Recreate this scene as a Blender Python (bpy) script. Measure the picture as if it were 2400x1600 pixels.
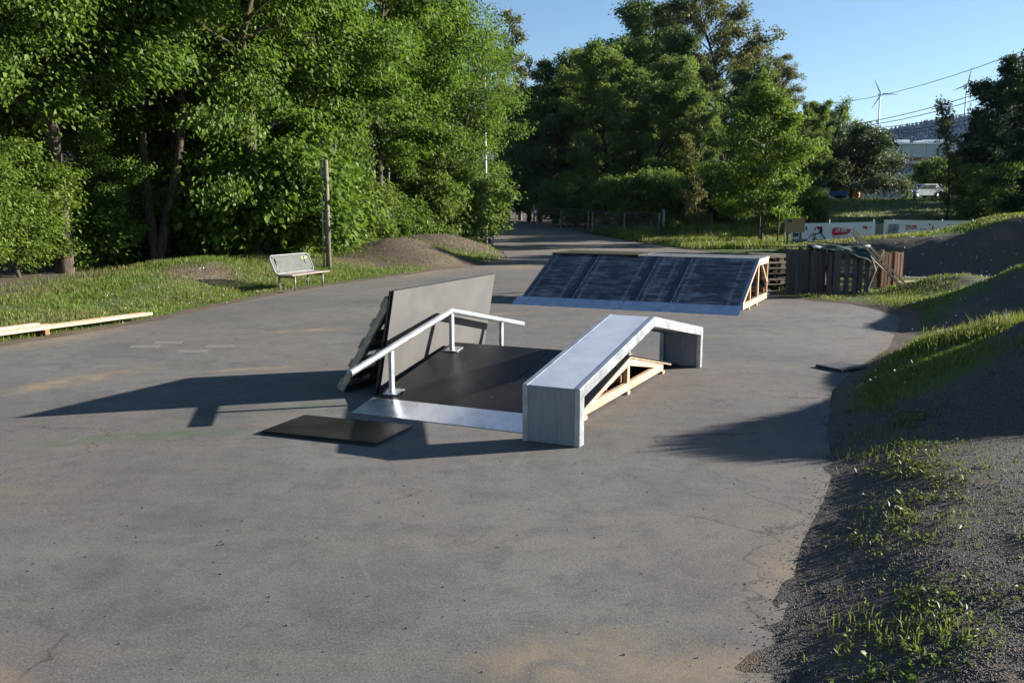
import bpy, bmesh, math, random
import numpy as np
from mathutils import Vector, Matrix

# ----------------------------------------------------------------------------
# scene, camera, sky, sun, exposure
# ----------------------------------------------------------------------------
for o in list(bpy.data.objects):
    bpy.data.objects.remove(o, do_unlink=True)
SC = bpy.context.scene
COL = SC.collection
R = math.radians
SUN_EL, SUN_AZ = 17.5, 14.2            # azimuth counted from +X towards +Y

cam_d = bpy.data.cameras.new('camera')
cam_d.lens, cam_d.sensor_width = 31.5, 36.0
cam_d.clip_start, cam_d.clip_end = 0.1, 9000.0
cam = bpy.data.objects.new('camera', cam_d)
COL.objects.link(cam)
cam.location = (0, 0, 2.2)
cam.rotation_euler = (R(90 - 8.58), 0, 0)
SC.camera = cam

world = bpy.data.worlds.new('World')
SC.world = world
world.use_nodes = True
wn, wl = world.node_tree.nodes, world.node_tree.links
wn.clear()
sky = wn.new('ShaderNodeTexSky')
sky.sky_type = 'NISHITA'
sky.sun_disc = False
sky.sun_elevation = R(SUN_EL)
sky.sun_rotation = R(90 - SUN_AZ)
sky.altitude = 300
sky.air_density, sky.dust_density, sky.ozone_density = 1.0, 0.15, 3.0
bgn = wn.new('ShaderNodeBackground')
bgn.inputs['Strength'].default_value = 0.05
won = wn.new('ShaderNodeOutputWorld')
wl.new(sky.outputs[0], bgn.inputs['Color'])
wl.new(bgn.outputs[0], won.inputs['Surface'])

sun_d = bpy.data.lights.new('sun', 'SUN')
sun_d.energy = 5.0
sun_d.angle = R(0.53)
sun_d.color = (1.0, 0.945, 0.86)
sun = bpy.data.objects.new('sun', sun_d)
COL.objects.link(sun)
SD = Vector((math.cos(R(SUN_AZ)) * math.cos(R(SUN_EL)), math.sin(R(SUN_AZ)) * math.cos(R(SUN_EL)), math.sin(R(SUN_EL))))
sun.rotation_euler = SD.to_track_quat('Z', 'Y').to_euler()

SC.view_settings.view_transform = 'Standard'
SC.view_settings.look = 'None'
SC.view_settings.exposure = 1.72
SC.view_settings.gamma = 1.0
SC.view_settings.use_curve_mapping = False
SC.cycles.max_bounces = 6
SC.cycles.diffuse_bounces = 3
SC.cycles.glossy_bounces = 3
SC.cycles.transmission_bounces = 4
SC.cycles.volume_bounces = 0
SC.cycles.caustics_reflective = False
SC.cycles.caustics_refractive = False

rng = np.random.default_rng(7)
rnd = random.Random(11)

# ----------------------------------------------------------------------------
# materials
# ----------------------------------------------------------------------------
class NT:
    def __init__(s, name):
        s.m = bpy.data.materials.new(name)
        s.m.use_nodes = True
        s.t = s.m.node_tree
        s.t.nodes.clear()
        s.out = s.t.nodes.new('ShaderNodeOutputMaterial')
        s.b = s.t.nodes.new('ShaderNodeBsdfPrincipled')
        s.t.links.new(s.b.outputs[0], s.out.inputs['Surface'])
    def n(s, typ, **kw):
        n = s.t.nodes.new('ShaderNode' + typ)
        for k, v in kw.items():
            setattr(n, k, v)
        return n
    def l(s, a, b):
        s.t.links.new(a, b)
    def coord(s, which='Object', scale=(1, 1, 1), rot=(0, 0, 0), loc=(0, 0, 0)):
        tc = s.n('TexCoord')
        mp = s.n('Mapping')
        mp.inputs['Scale'].default_value = scale
        mp.inputs['Rotation'].default_value = rot
        mp.inputs['Location'].default_value = loc
        s.l(tc.outputs[which], mp.inputs['Vector'])
        return mp.outputs[0]
    def noise(s, vec, scale, detail=4, rough=0.55, dist=0.0):
        n = s.n('TexNoise')
        n.inputs['Scale'].default_value = scale
        n.inputs['Detail'].default_value = detail
        n.inputs['Roughness'].default_value = rough
        n.inputs['Distortion'].default_value = dist
        if vec is not None:
            s.l(vec, n.inputs['Vector'])
        return n.outputs['Fac']
    def ramp(s, fac, stops):
        r = s.n('ValToRGB')
        el = r.color_ramp.elements
        while len(el) < len(stops):
            el.new(0.5)
        for e, (p, c) in zip(el, stops):
            e.position = p
            e.color = (c, c, c, 1) if isinstance(c, (int, float)) else (*c, 1)
        s.l(fac, r.inputs[0])
        return r.outputs[0]
    def mix(s, fac, a, b, blend='MIX'):
        m = s.n('Mix', data_type='RGBA', blend_type=blend)
        if isinstance(fac, (int, float)):
            m.inputs[0].default_value = fac
        else:
            s.l(fac, m.inputs[0])
        for k, v in ((6, a), (7, b)):
            if isinstance(v, (tuple, list)):
                m.inputs[k].default_value = (*v, 1)
            else:
                s.l(v, m.inputs[k])
        return m.outputs[2]
    def math(s, op, a, b=0.0, clamp=False):
        m = s.n('Math', operation=op, use_clamp=clamp)
        for k, v in ((0, a), (1, b)):
            if isinstance(v, (int, float)):
                m.inputs[k].default_value = v
            else:
                s.l(v, m.inputs[k])
        return m.outputs[0]
    def bump(s, height, strength=0.3, dist=0.02):
        b = s.n('Bump')
        b.inputs['Strength'].default_value = strength
        b.inputs['Distance'].default_value = dist
        s.l(height, b.inputs['Height'])
        s.l(b.outputs[0], s.b.inputs['Normal'])
    def set(s, color=None, rough=None, metal=None, spec=None):
        if color is not None:
            if isinstance(color, (tuple, list)):
                s.b.inputs['Base Color'].default_value = (*color, 1)
            else:
                s.l(color, s.b.inputs['Base Color'])
        for k, v in (('Roughness', rough), ('Metallic', metal), ('Specular IOR Level', spec)):
            if v is None:
                continue
            if isinstance(v, (int, float)):
                s.b.inputs[k].default_value = v
            else:
                s.l(v, s.b.inputs[k])
        return s.m

MAT = {}

def mottled(name, c1, c2, scale=4.0, rough=0.6, metal=0.0, bump=0.1, stretch=(1, 1, 1), spec=0.5, fine=40.0, bdist=0.004, coord='Object'):
    t = NT(name)
    v = t.coord(coord, stretch)
    a = t.noise(v, scale, 5)
    f = t.noise(v, fine, 3, 0.6)
    m = t.math('ADD', t.math('MULTIPLY', a, 0.7), t.math('MULTIPLY', f, 0.3))
    c = t.mix(t.ramp(m, [(0.36, 0.0), (0.64, 1.0)]), c1, c2)
    t.set(c, None, metal, spec)
    t.set(rough=t.math('ADD', t.math('MULTIPLY', a, 0.24), rough - 0.12))
    if bump:
        t.bump(f, bump, bdist)
    MAT[name] = t.m
    return t.m

def wood(name, c1, c2, axis=0, rough=0.7, knots=True):
    t = NT(name)
    s = [14, 14, 14]
    s[axis] = 0.7
    oi = t.n('ObjectInfo')
    v = t.coord('Object', tuple(s))
    va = t.n('VectorMath', operation='ADD')
    t.l(v, va.inputs[0])
    t.l(oi.outputs['Random'], va.inputs[1])
    g = t.noise(va.outputs[0], 3.0, 6, 0.6, 0.6)
    c = t.mix(t.ramp(g, [(0.35, 0.0), (0.62, 1.0)]), c1, c2)
    if knots:
        k = t.noise(t.coord('Object', (5, 5, 5)), 1.3, 2)
        c = t.mix(t.ramp(k, [(0.70, 0.0), (0.78, 0.8)]), c, tuple(x * 0.55 for x in c1))
    br = t.math('ADD', t.math('MULTIPLY', oi.outputs['Random'], 0.35), 0.8)
    hs = t.n('HueSaturation')
    t.l(br, hs.inputs['Value'])
    t.l(c, hs.inputs['Color'])
    t.set(hs.outputs[0], rough, 0, 0.3)
    t.bump(g, 0.25, 0.003)
    MAT[name] = t.m
    return t.m

for ax, nm in ((0, 'x'), (1, 'y'), (2, 'z')):
    wood('pine_' + nm, (0.40, 0.235, 0.135), (0.58, 0.415, 0.28), ax)
    wood('old_wood_' + nm, (0.040, 0.038, 0.040), (0.105, 0.095, 0.090), ax, 0.85)
    wood('brown_wood_' + nm, (0.13, 0.065, 0.03), (0.27, 0.15, 0.075), ax, 0.8)
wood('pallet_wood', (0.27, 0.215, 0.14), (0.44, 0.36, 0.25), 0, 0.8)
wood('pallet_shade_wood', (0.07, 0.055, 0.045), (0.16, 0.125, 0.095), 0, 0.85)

mottled('galv', (0.27, 0.29, 0.31), (0.42, 0.44, 0.465), 7, 0.40, 0.6, 0.06, fine=45)
mottled('galv_sheet', (0.42, 0.45, 0.50), (0.60, 0.63, 0.68), 5, 0.30, 0.85, 0.03, fine=25)
mottled('ledge_top', (0.60, 0.60, 0.62), (0.76, 0.76, 0.78), 3, 0.34, 0.45, 0.03, fine=50)
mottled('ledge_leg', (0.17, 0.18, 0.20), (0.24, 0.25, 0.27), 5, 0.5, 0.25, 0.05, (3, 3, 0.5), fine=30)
mottled('dark_steel', (0.05, 0.055, 0.06), (0.10, 0.105, 0.11), 6, 0.5, 0.4, 0.05)
mottled('black_ply_edge', (0.012, 0.011, 0.010), (0.03, 0.026, 0.022), 8, 0.7)
mottled('concrete', (0.26, 0.25, 0.235), (0.38, 0.365, 0.34), 6, 0.85, 0, 0.3)
mottled('slab_stone', (0.11, 0.10, 0.09), (0.17, 0.15, 0.13), 6, 0.9, 0, 0.3)
mottled('white_paint', (0.70, 0.71, 0.72), (0.80, 0.81, 0.82), 2, 0.5)
mottled('grey_wall', (0.34, 0.36, 0.40), (0.44, 0.46, 0.50), 0.6, 0.8)
mottled('cream_wall', (0.42, 0.35, 0.28), (0.52, 0.44, 0.35), 0.6, 0.85)
mottled('roof_dark', (0.06, 0.05, 0.05), (0.11, 0.09, 0.08), 2, 0.8)
mottled('roof_sheet', (0.40, 0.40, 0.42), (0.52, 0.52, 0.54), 1.2, 0.6, 0.1)
mottled('brick_red', (0.14, 0.065, 0.05), (0.22, 0.11, 0.085), 6, 0.85)
mottled('pole_wood', (0.11, 0.09, 0.068), (0.20, 0.165, 0.125), 3, 0.8, 0, 0.3, (6, 6, 0.4))
mottled('lamp_metal', (0.30, 0.31, 0.31), (0.42, 0.43, 0.43), 3, 0.5, 0.3)
mottled('gate_steel', (0.16, 0.165, 0.17), (0.24, 0.245, 0.25), 3, 0.5, 0.3)
mottled('sign_wood', (0.30, 0.18, 0.07), (0.40, 0.26, 0.11), 5, 0.7, 0, 0.1, (1, 6, 6))
mottled('tarp', (0.006, 0.028, 0.022), (0.012, 0.045, 0.036), 4, 0.75, 0, 0.4, fine=12, bdist=0.02)
mottled('tarp_white', (0.6, 0.62, 0.62), (0.75, 0.77, 0.77), 4, 0.5)
mottled('car_paint', (0.55, 0.58, 0.62), (0.58, 0.61, 0.65), 1, 0.25, 0.2, 0)
mottled('glass_dark', (0.02, 0.025, 0.03), (0.03, 0.035, 0.04), 1, 0.12, 0, 0)
mottled('rubber', (0.015, 0.015, 0.016), (0.03, 0.03, 0.03), 8, 0.8)
mottled('mat_rubber', (0.02, 0.02, 0.021), (0.045, 0.045, 0.046), 12, 0.8, 0, 0.3)
mottled('banner_cloth', (0.78, 0.78, 0.79), (0.86, 0.86, 0.87), 1.4, 0.6, 0, 0.2, fine=5, bdist=0.03)
mottled('red_ink', (0.55, 0.02, 0.04), (0.62, 0.03, 0.06), 2, 0.6, 0, 0)
mottled('black_ink', (0.012, 0.012, 0.015), (0.02, 0.02, 0.025), 2, 0.6, 0, 0)
mottled('navy_ink', (0.012, 0.02, 0.09), (0.02, 0.03, 0.12), 2, 0.6, 0, 0)
mottled('white_ink', (0.75, 0.75, 0.76), (0.8, 0.8, 0.8), 2, 0.6, 0, 0)
mottled('pink_ink', (0.55, 0.16, 0.18), (0.6, 0.2, 0.22), 2, 0.6, 0, 0)
mottled('grey_ink', (0.20, 0.20, 0.22), (0.28, 0.28, 0.3), 2, 0.6, 0, 0)
mottled('blue_tarp', (0.02, 0.05, 0.16), (0.04, 0.09, 0.24), 2, 0.5, 0, 0.2)
mottled('orange_paint', (0.45, 0.14, 0.02), (0.52, 0.18, 0.03), 2, 0.5)
mottled('turbine_white', (0.60, 0.62, 0.66), (0.64, 0.66, 0.70), 0.1, 0.5, 0, 0)
mottled('wire_metal', (0.05, 0.05, 0.055), (0.08, 0.08, 0.085), 2, 0.6, 0.3, 0)
mottled('bench_steel', (0.13, 0.133, 0.135), (0.20, 0.203, 0.205), 6, 0.5, 0.2, 0)
mottled('bench_wire', (0.05, 0.052, 0.05), (0.085, 0.087, 0.085), 6, 0.5, 0.2, 0)
mottled('seat_wood', (0.26, 0.20, 0.18), (0.34, 0.27, 0.25), 5, 0.6, 0, 0.1)
mottled('chain_wire', (0.30, 0.32, 0.33), (0.42, 0.44, 0.45), 5, 0.5, 0.4, 0)
mottled('weathered_board', (0.34, 0.27, 0.22), (0.52, 0.44, 0.38), 3, 0.8, 0, 0.2, (2, 10, 2))

# film faced plywood, near black, dusty and softly glossy
t = NT('film_ply')
v = t.coord('Object')
a = t.noise(v, 1.3, 6, 0.6, 0.4)
f = t.noise(v, 30, 4, 0.7)
sc_ = t.noise(t.coord('Object', (2, 22, 8), (0, 0, 0.5)), 3, 3)
c = t.mix(t.ramp(a, [(0.36, 0.0), (0.66, 1.0)]), (0.010, 0.0095, 0.0095), (0.024, 0.022, 0.020))
c = t.mix(t.ramp(sc_, [(0.68, 0.0), (0.76, 0.3)]), c, (0.06, 0.056, 0.05))
t.set(c, t.ramp(a, [(0.3, 0.36), (0.7, 0.55)]), 0, 0.10)
t.bump(f, 0.04, 0.002)
MAT['film_ply'] = t.m
# the same board facing the sun, that light painted in as a paler grey
t = NT('sunlit_ply')
v = t.coord('Object')
a = t.noise(v, 1.1, 6, 0.6, 0.8)
f = t.noise(v, 60, 4, 0.7)
h = t.noise(t.coord('Object', (3, 3, 1.1)), 2.2, 5, 0.6, 1.2)
c = t.mix(t.ramp(a, [(0.34, 0.0), (0.68, 1.0)]), (0.080, 0.077, 0.073), (0.116, 0.111, 0.105))
c = t.mix(t.ramp(h, [(0.64, 0.0), (0.80, 0.6)]), c, (0.20, 0.19, 0.175))
c = t.mix(t.math('MULTIPLY', f, 0.25), c, (0.10, 0.095, 0.09))
t.set(c, 0.55, 0, 0.35)
MAT['sunlit_ply'] = t.m
t = NT('olive_ply')
a = t.noise(t.coord('Object', (1, 4, 1)), 2.0, 5)
t.set(t.mix(a, (0.030, 0.028, 0.014), (0.055, 0.050, 0.028)), 0.6, 0, 0.15)
MAT['olive_ply'] = t.m
# bitumen felt with a thin shiny film, pale bands part wear, part painted sky glint
t = NT('bitumen')
v = t.coord('Object')
oi = t.n('ObjectInfo')
va = t.n('VectorMath', operation='ADD')
t.l(v, va.inputs[0])
cmb = t.n('CombineXYZ')
t.l(t.math('MULTIPLY', oi.outputs['Random'], 9.0), cmb.inputs[0])
t.l(t.math('MULTIPLY', oi.outputs['Random'], 5.0), cmb.inputs[1])
t.l(cmb.outputs[0], va.inputs[1])
mp = t.n('Mapping')
mp.inputs['Scale'].default_value = (7.0, 1.3, 1)
t.l(va.outputs[0], mp.inputs['Vector'])
bands = t.noise(mp.outputs[0], 1.6, 6, 0.62, 0.3)
patch = t.noise(va.outputs[0], 2.0, 5, 0.6, 0.5)
grain = t.noise(v, 55, 4, 0.75)
m = t.math('MULTIPLY', t.ramp(bands, [(0.43, 0.0), (0.62, 1.0)]), t.ramp(patch, [(0.36, 0.12), (0.62, 1.0)]))
m = t.math('MULTIPLY', m, t.ramp(grain, [(0.38, 0.25), (0.58, 1.0)]))
t.set(t.mix(m, (0.012, 0.0125, 0.015), (0.30, 0.29, 0.285)), t.ramp(m, [(0.0, 0.34), (1.0, 0.5)]), 0, 0.5)
t.bump(t.math('ADD', bands, t.math('MULTIPLY', grain, 0.4)), 0.45, 0.006)
MAT['bitumen'] = t.m
mottled('bitumen_dark', (0.006, 0.007, 0.014), (0.016, 0.018, 0.028), 4, 0.4, 0, 0.1)
mottled('bitumen_grey', (0.08, 0.08, 0.085), (0.15, 0.15, 0.155), 5, 0.5, 0, 0.2, fine=50)
mottled('felt_print', (0.22, 0.225, 0.25), (0.42, 0.425, 0.46), 14, 0.5, 0, 0)
mottled('felt_dash', (0.20, 0.25, 0.36), (0.50, 0.55, 0.66), 7, 0.4, 0, 0)

# weathered asphalt
t = NT('asphalt')
v = t.coord('Object')
big = t.noise(v, 0.22, 5, 0.55, 0.6)
mid = t.noise(v, 1.5, 8, 0.66, 0.6)
bl = t.noise(t.coord('Object', (1, 1, 1), (0, 0, 0), (3, 19, 0)), 5.0, 6, 0.7, 0.3)
warm = t.noise(t.coord('Object', (1, 1, 1), (0, 0, 0), (31, 7, 0)), 0.35, 4, 0.55, 0.5)
streak = t.noise(t.coord('Object', (0.35, 2.2, 1), (0, 0, 0.55), (5, 3, 0)), 0.9, 6, 0.6, 0.5)
grit = t.noise(v, 120, 3, 0.8)
peb = t.n('TexVoronoi')
peb.inputs['Scale'].default_value = 190
t.l(v, peb.inputs['Vector'])
c = t.mix(t.ramp(big, [(0.40, 0.0), (0.60, 1.0)]), (0.108, 0.101, 0.092), (0.150, 0.139, 0.125))
c = t.mix(t.ramp(mid, [(0.36, 0.5), (0.54, 0.0)]), c, (0.064, 0.063, 0.063))
c = t.mix(t.ramp(warm, [(0.44, 0.0), (0.70, 0.65)]), c, (0.150, 0.122, 0.106))
c = t.mix(t.ramp(bl, [(0.34, 0.45), (0.50, 0.0)]), c, (0.060, 0.059, 0.058))
c = t.mix(t.ramp(bl, [(0.54, 0.0), (0.72, 0.40)]), c, (0.165, 0.155, 0.142))
c = t.mix(t.ramp(streak, [(0.54, 0.0), (0.76, 0.55)]), c, (0.185, 0.155, 0.115))
c = t.mix(t.ramp(grit, [(0.30, 0.8), (0.47, 0.0)]), c, (0.032, 0.031, 0.031))
c = t.mix(t.ramp(grit, [(0.60, 0.0), (0.80, 0.6)]), c, (0.24, 0.228, 0.212))
spk = t.noise(v, 28, 4, 0.8)
c = t.mix(t.ramp(spk, [(0.30, 0.7), (0.46, 0.0)]), c, (0.045, 0.044, 0.044))
c = t.mix(t.ramp(spk, [(0.58, 0.0), (0.74, 0.35)]), c, (0.19, 0.18, 0.168))
gn = t.noise(t.coord('Object', (1, 1, 1), (0, 0, 0), (2, 7, 0)), 62, 6, 0.85)
c = t.mix(t.ramp(gn, [(0.34, 0.85), (0.47, 0.0)]), c, (0.030, 0.029, 0.028))
c = t.mix(t.ramp(gn, [(0.54, 0.0), (0.68, 0.75)]), c, (0.27, 0.25, 0.23))
crk = t.n('TexVoronoi', feature='DISTANCE_TO_EDGE')
crk.inputs['Scale'].default_value = 0.42
wv = t.n('VectorMath', operation='ADD')
t.l(v, wv.inputs[0])
wn_ = t.n('TexNoise')
wn_.inputs['Scale'].default_value = 1.7
wn_.inputs['Detail'].default_value = 6
t.l(v, wn_.inputs['Vector'])
ws = t.n('VectorMath', operation='SCALE')
ws.inputs['Scale'].default_value = 0.9
t.l(wn_.outputs['Color'], ws.inputs[0])
t.l(ws.outputs[0], wv.inputs[1])
t.l(wv.outputs[0], crk.inputs['Vector'])
cm = t.math('MULTIPLY', t.ramp(crk.outputs['Distance'], [(0.0, 1.0), (0.006, 0.0)]), t.ramp(warm, [(0.50, 0.0), (0.58, 0.75)]))
c = t.mix(cm, c, (0.040, 0.038, 0.036))
# wash of blown sand at fixed spots
gp = t.n('NewGeometry')
def spot(cx, cy, rx, ry, rot):
    mp = t.n('Mapping', vector_type='TEXTURE')
    mp.inputs['Location'].default_value = (cx, cy, 0)
    mp.inputs['Rotation'].default_value = (0, 0, rot)
    mp.inputs['Scale'].default_value = (rx, ry, 1)
    t.l(gp.outputs['Position'], mp.inputs['Vector'])
    ln = t.n('VectorMath', operation='LENGTH')
    sx = t.n('SeparateXYZ')
    t.l(mp.outputs[0], sx.inputs[0])
    cb = t.n('CombineXYZ')
    t.l(sx.outputs[0], cb.inputs[0])
    t.l(sx.outputs[1], cb.inputs[1])
    t.l(cb.outputs[0], ln.inputs[0])
    return t.math('SUBTRACT', 1.0, ln.outputs['Value'], True)
sandn = t.noise(v, 3.0, 6, 0.65, 0.8)
def lay(c, m, col, k):
    f = t.math('MULTIPLY', m, t.math('MULTIPLY', t.ramp(sandn, [(0.36, 0.15), (0.66, 1.0)]), k), True)
    return t.mix(f, c, col)
for s in ((-3.7, 15.9, 0.9, 0.35, 0.3, 1.6), (-5.6, 11.2, 1.5, 0.38, 1.0, 1.5), (-3.5, 12.1, 1.0, 0.16, 0.4, 1.6), (-7.6, 14.9, 0.7, 2.0, -0.3, 1.2), (1.75, 5.3, 0.30, 0.8, -0.45, 0.8),
          (0.9, 3.9, 0.6, 0.45, 0.2, 1.0), (-2.6, 4.0, 0.7, 0.16, -0.5, 1.5), (0.3, 4.15, 0.7, 0.35, 0.3, 1.1), (2.5, 6.7, 0.2, 0.7, -0.4, 0.7), (-3.2, 30.0, 3.2, 1.6, 1.1, 1.4), (0.2, 33.5, 1.6, 3.0, -0.2, 1.3), (-0.6, 18.3, 1.6, 0.4, 0.3, 1.0), (1.5, 64, 5.0, 16, 0.1, 1.0), (4.0, 47, 6.0, 7.0, 0.0, 0.8), (-5.8, 24.0, 0.7, 5.0, -0.25, 1.1)):
    c = lay(c, spot(*s[:5]), (0.23, 0.175, 0.110), s[5])
for s in ((-3.9, 8.35, 0.9, 0.25, 0.35), (-3.05, 8.55, 0.7, 0.25, 0.3), (-2.3, 9.75, 0.8, 0.14, 0.5)):
    c = lay(c, spot(*s), (0.035, 0.095, 0.035), 0.75)
# old scrape lines
for s in ((-1.45, 6.6, 0.75, 0.012, 0.72), (-0.05, 4.75, 0.6, 0.010, 0.66), (1.75, 6.9, 0.45, 0.012, 0.6), (0.05, 7.6, 0.03, 0.42, -0.25), (-0.9, 5.2, 0.02, 0.28, 0.35), (1.2, 5.7, 0.7, 0.008, 0.8), (2.3, 9.0, 1.3, 0.014, 0.75), (1.0, 15.0, 1.5, 0.03, 0.25), (-1.3, 11.9, 1.4, 0.02, 0.3), (-4.3, 6.0, 0.8, 0.012, 0.3), (3.4, 12.6, 1.2, 0.02, 0.5)):
    c = t.mix(t.math('MULTIPLY', t.math('MINIMUM', t.math('MULTIPLY', spot(*s), 2.0), 1.0), t.ramp(sandn, [(0.38, 0.0), (0.7, 0.5)])), c, (0.19, 0.18, 0.17))
t.set(c, 0.86, 0, 0.25)
hgt = t.math('ADD', t.math('MULTIPLY', grit, 0.7), t.math('MULTIPLY', gn, 1.2))
t.bump(hgt, 0.42, 0.006)
MAT['asphalt'] = t.m

# earth with gravel, dirt and turf taken from the ground's own cover map
t = NT('ground')
v = t.coord('Object')
ag = t.n('Attribute', attribute_name='gravel')
ad = t.n('Attribute', attribute_name='dirt')
n1 = t.noise(v, 0.8, 5, 0.6, 0.4)
n2 = t.noise(v, 9, 5, 0.7)
gr = t.noise(v, 70, 3, 0.8)
vor = t.n('TexVoronoi')
vor.inputs['Scale'].default_value = 95
t.l(v, vor.inputs['Vector'])
turf = t.mix(t.ramp(n1, [(0.36, 0.0), (0.64, 1.0)]), (0.045, 0.075, 0.018), (0.085, 0.11, 0.03))
turf = t.mix(t.ramp(n2, [(0.48, 0.0), (0.72, 0.7)]), turf, (0.13, 0.105, 0.06))
grav = t.mix(t.ramp(vor.outputs['Color'], [(0.2, 0.0), (0.9, 1.0)]), (0.040, 0.035, 0.030), (0.120, 0.106, 0.092))
grav = t.mix(t.ramp(n1, [(0.54, 0.0), (0.72, 0.55)]), grav, (0.150, 0.112, 0.084))
grav = t.mix(t.ramp(gr, [(0.62, 0.0), (0.78, 0.6)]), grav, (0.14, 0.13, 0.12))
dirt = t.mix(n2, (0.060, 0.046, 0.034), (0.14, 0.108, 0.077))
gm = t.math('ADD', ag.outputs['Fac'], t.math('MULTIPLY', t.math('SUBTRACT', n2, 0.5), 0.9), True)
dm = t.math('ADD', ad.outputs['Fac'], t.math('MULTIPLY', t.math('SUBTRACT', n2, 0.5), 0.9), True)
c = t.mix(t.ramp(dm, [(0.38, 0.0), (0.62, 1.0)]), turf, dirt)
c = t.mix(t.ramp(gm, [(0.38, 0.0), (0.60, 1.0)]), c, grav)
t.set(c, 0.92, 0, 0.15)
t.bump(t.math('ADD', t.math('MULTIPLY', vor.outputs['Distance'], 0.8), n2), 0.5, 0.012)
MAT['ground'] = t.m

mottled('stone', (0.040, 0.036, 0.031), (0.150, 0.134, 0.118), 2.0, 0.85, 0, 0, fine=9)
mottled('debris', (0.03, 0.024, 0.018), (0.10, 0.075, 0.05), 3.0, 0.85, 0, 0)
mottled('petal', (0.5, 0.5, 0.46), (0.66, 0.66, 0.62), 3, 0.8, 0, 0)

def bark(name, c1, c2):
    t = NT(name)
    a = t.noise(t.coord('Object', (7, 7, 1.2)), 2.2, 6, 0.65, 0.5)
    b = t.noise(t.coord('Object'), 1.0, 4)
    c = t.mix(t.ramp(a, [(0.35, 0.0), (0.66, 1.0)]), c1, c2)
    c = t.mix(t.ramp(b, [(0.55, 0.0), (0.75, 0.5)]), c, (0.10, 0.11, 0.05))
    t.set(c, 0.9, 0, 0.2)
    t.bump(a, 0.7, 0.03)
    MAT[name] = t.m
bark('bark', (0.030, 0.023, 0.018), (0.105, 0.080, 0.060))
bark('bark_grey', (0.07, 0.065, 0.058), (0.20, 0.185, 0.165))

def leaf(name, c1, c2, c3, trans=0.35, rough=0.55):
    t = NT(name)
    at = t.n('Attribute', attribute_name='lv')
    c = t.mix(at.outputs['Fac'], c1, c2)
    big = t.noise(t.coord('Object'), 0.5, 3)
    c = t.mix(t.ramp(big, [(0.42, 0.0), (0.68, 0.6)]), c, c3)
    t.set(c, rough, 0, 0.18)
    tr = t.n('BsdfTranslucent')
    hs = t.n('HueSaturation')
    hs.inputs['Value'].default_value = 1.25
    hs.inputs['Saturation'].default_value = 1.1
    t.l(c, hs.inputs['Color'])
    t.l(hs.outputs[0], tr.inputs['Color'])
    ms = t.n('MixShader')
    ms.inputs[0].default_value = trans
    t.l(t.b.outputs[0], ms.inputs[1])
    t.l(tr.outputs[0], ms.inputs[2])
    t.l(ms.outputs[0], t.out.inputs['Surface'])
    MAT[name] = t.m
leaf('leaf_maple', (0.050, 0.100, 0.016), (0.155, 0.225, 0.042), (0.105, 0.165, 0.028), 0.38)
leaf('leaf_green', (0.078, 0.128, 0.028), (0.180, 0.240, 0.056), (0.138, 0.165, 0.045), 0.42)
leaf('leaf_dark', (0.055, 0.098, 0.026), (0.125, 0.170, 0.042), (0.120, 0.125, 0.044), 0.4)
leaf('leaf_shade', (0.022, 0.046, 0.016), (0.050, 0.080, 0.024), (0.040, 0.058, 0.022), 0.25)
leaf('leaf_bronze', (0.085, 0.095, 0.030), (0.165, 0.150, 0.050), (0.075, 0.105, 0.030), 0.38)
leaf('leaf_lime', (0.105, 0.150, 0.022), (0.215, 0.260, 0.048), (0.150, 0.210, 0.034), 0.4)
leaf('leaf_young', (0.075, 0.125, 0.020), (0.165, 0.225, 0.042), (0.115, 0.170, 0.030), 0.38)
leaf('leaf_willow', (0.055, 0.080, 0.028), (0.110, 0.130, 0.050), (0.080, 0.100, 0.040), 0.3)
leaf('needle', (0.012, 0.030, 0.010), (0.030, 0.055, 0.018), (0.02, 0.04, 0.014), 0.1, 0.6)
leaf('grass_blade', (0.070, 0.115, 0.018), (0.160, 0.205, 0.040), (0.200, 0.165, 0.070), 0.35, 0.5)
leaf('weed_leaf', (0.060, 0.105, 0.022), (0.150, 0.185, 0.045), (0.120, 0.120, 0.045), 0.3, 0.5)

# ----------------------------------------------------------------------------
# helpers
# ----------------------------------------------------------------------------
def tag(o, label=None, cat=None, group=None, kind=None):
    if label: o['label'] = label
    if cat: o['category'] = cat
    if group: o['group'] = group
    if kind: o['kind'] = kind
    return o

def link(o, parent=None):
    COL.objects.link(o)
    if parent is not None:
        o.parent = parent
    return o

def empty(name, loc=(0, 0, 0), rz=0.0, label=None, cat=None, group=None):
    o = bpy.data.objects.new(name, None)
    o.empty_display_size = 0.2
    o.location = loc
    o.rotation_euler = (0, 0, rz)
    COL.objects.link(o)
    return tag(o, label, cat, group)

def raw_mesh(name, verts, faces, mat, smooth=False):
    me = bpy.data.meshes.new(name)
    me.from_pydata([tuple(v) for v in verts], [], faces)
    me.materials.append(MAT[mat] if isinstance(mat, str) else mat)
    if smooth:
        me.polygons.foreach_set('use_smooth', [True] * len(me.polygons))
    me.update()
    return me

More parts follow.
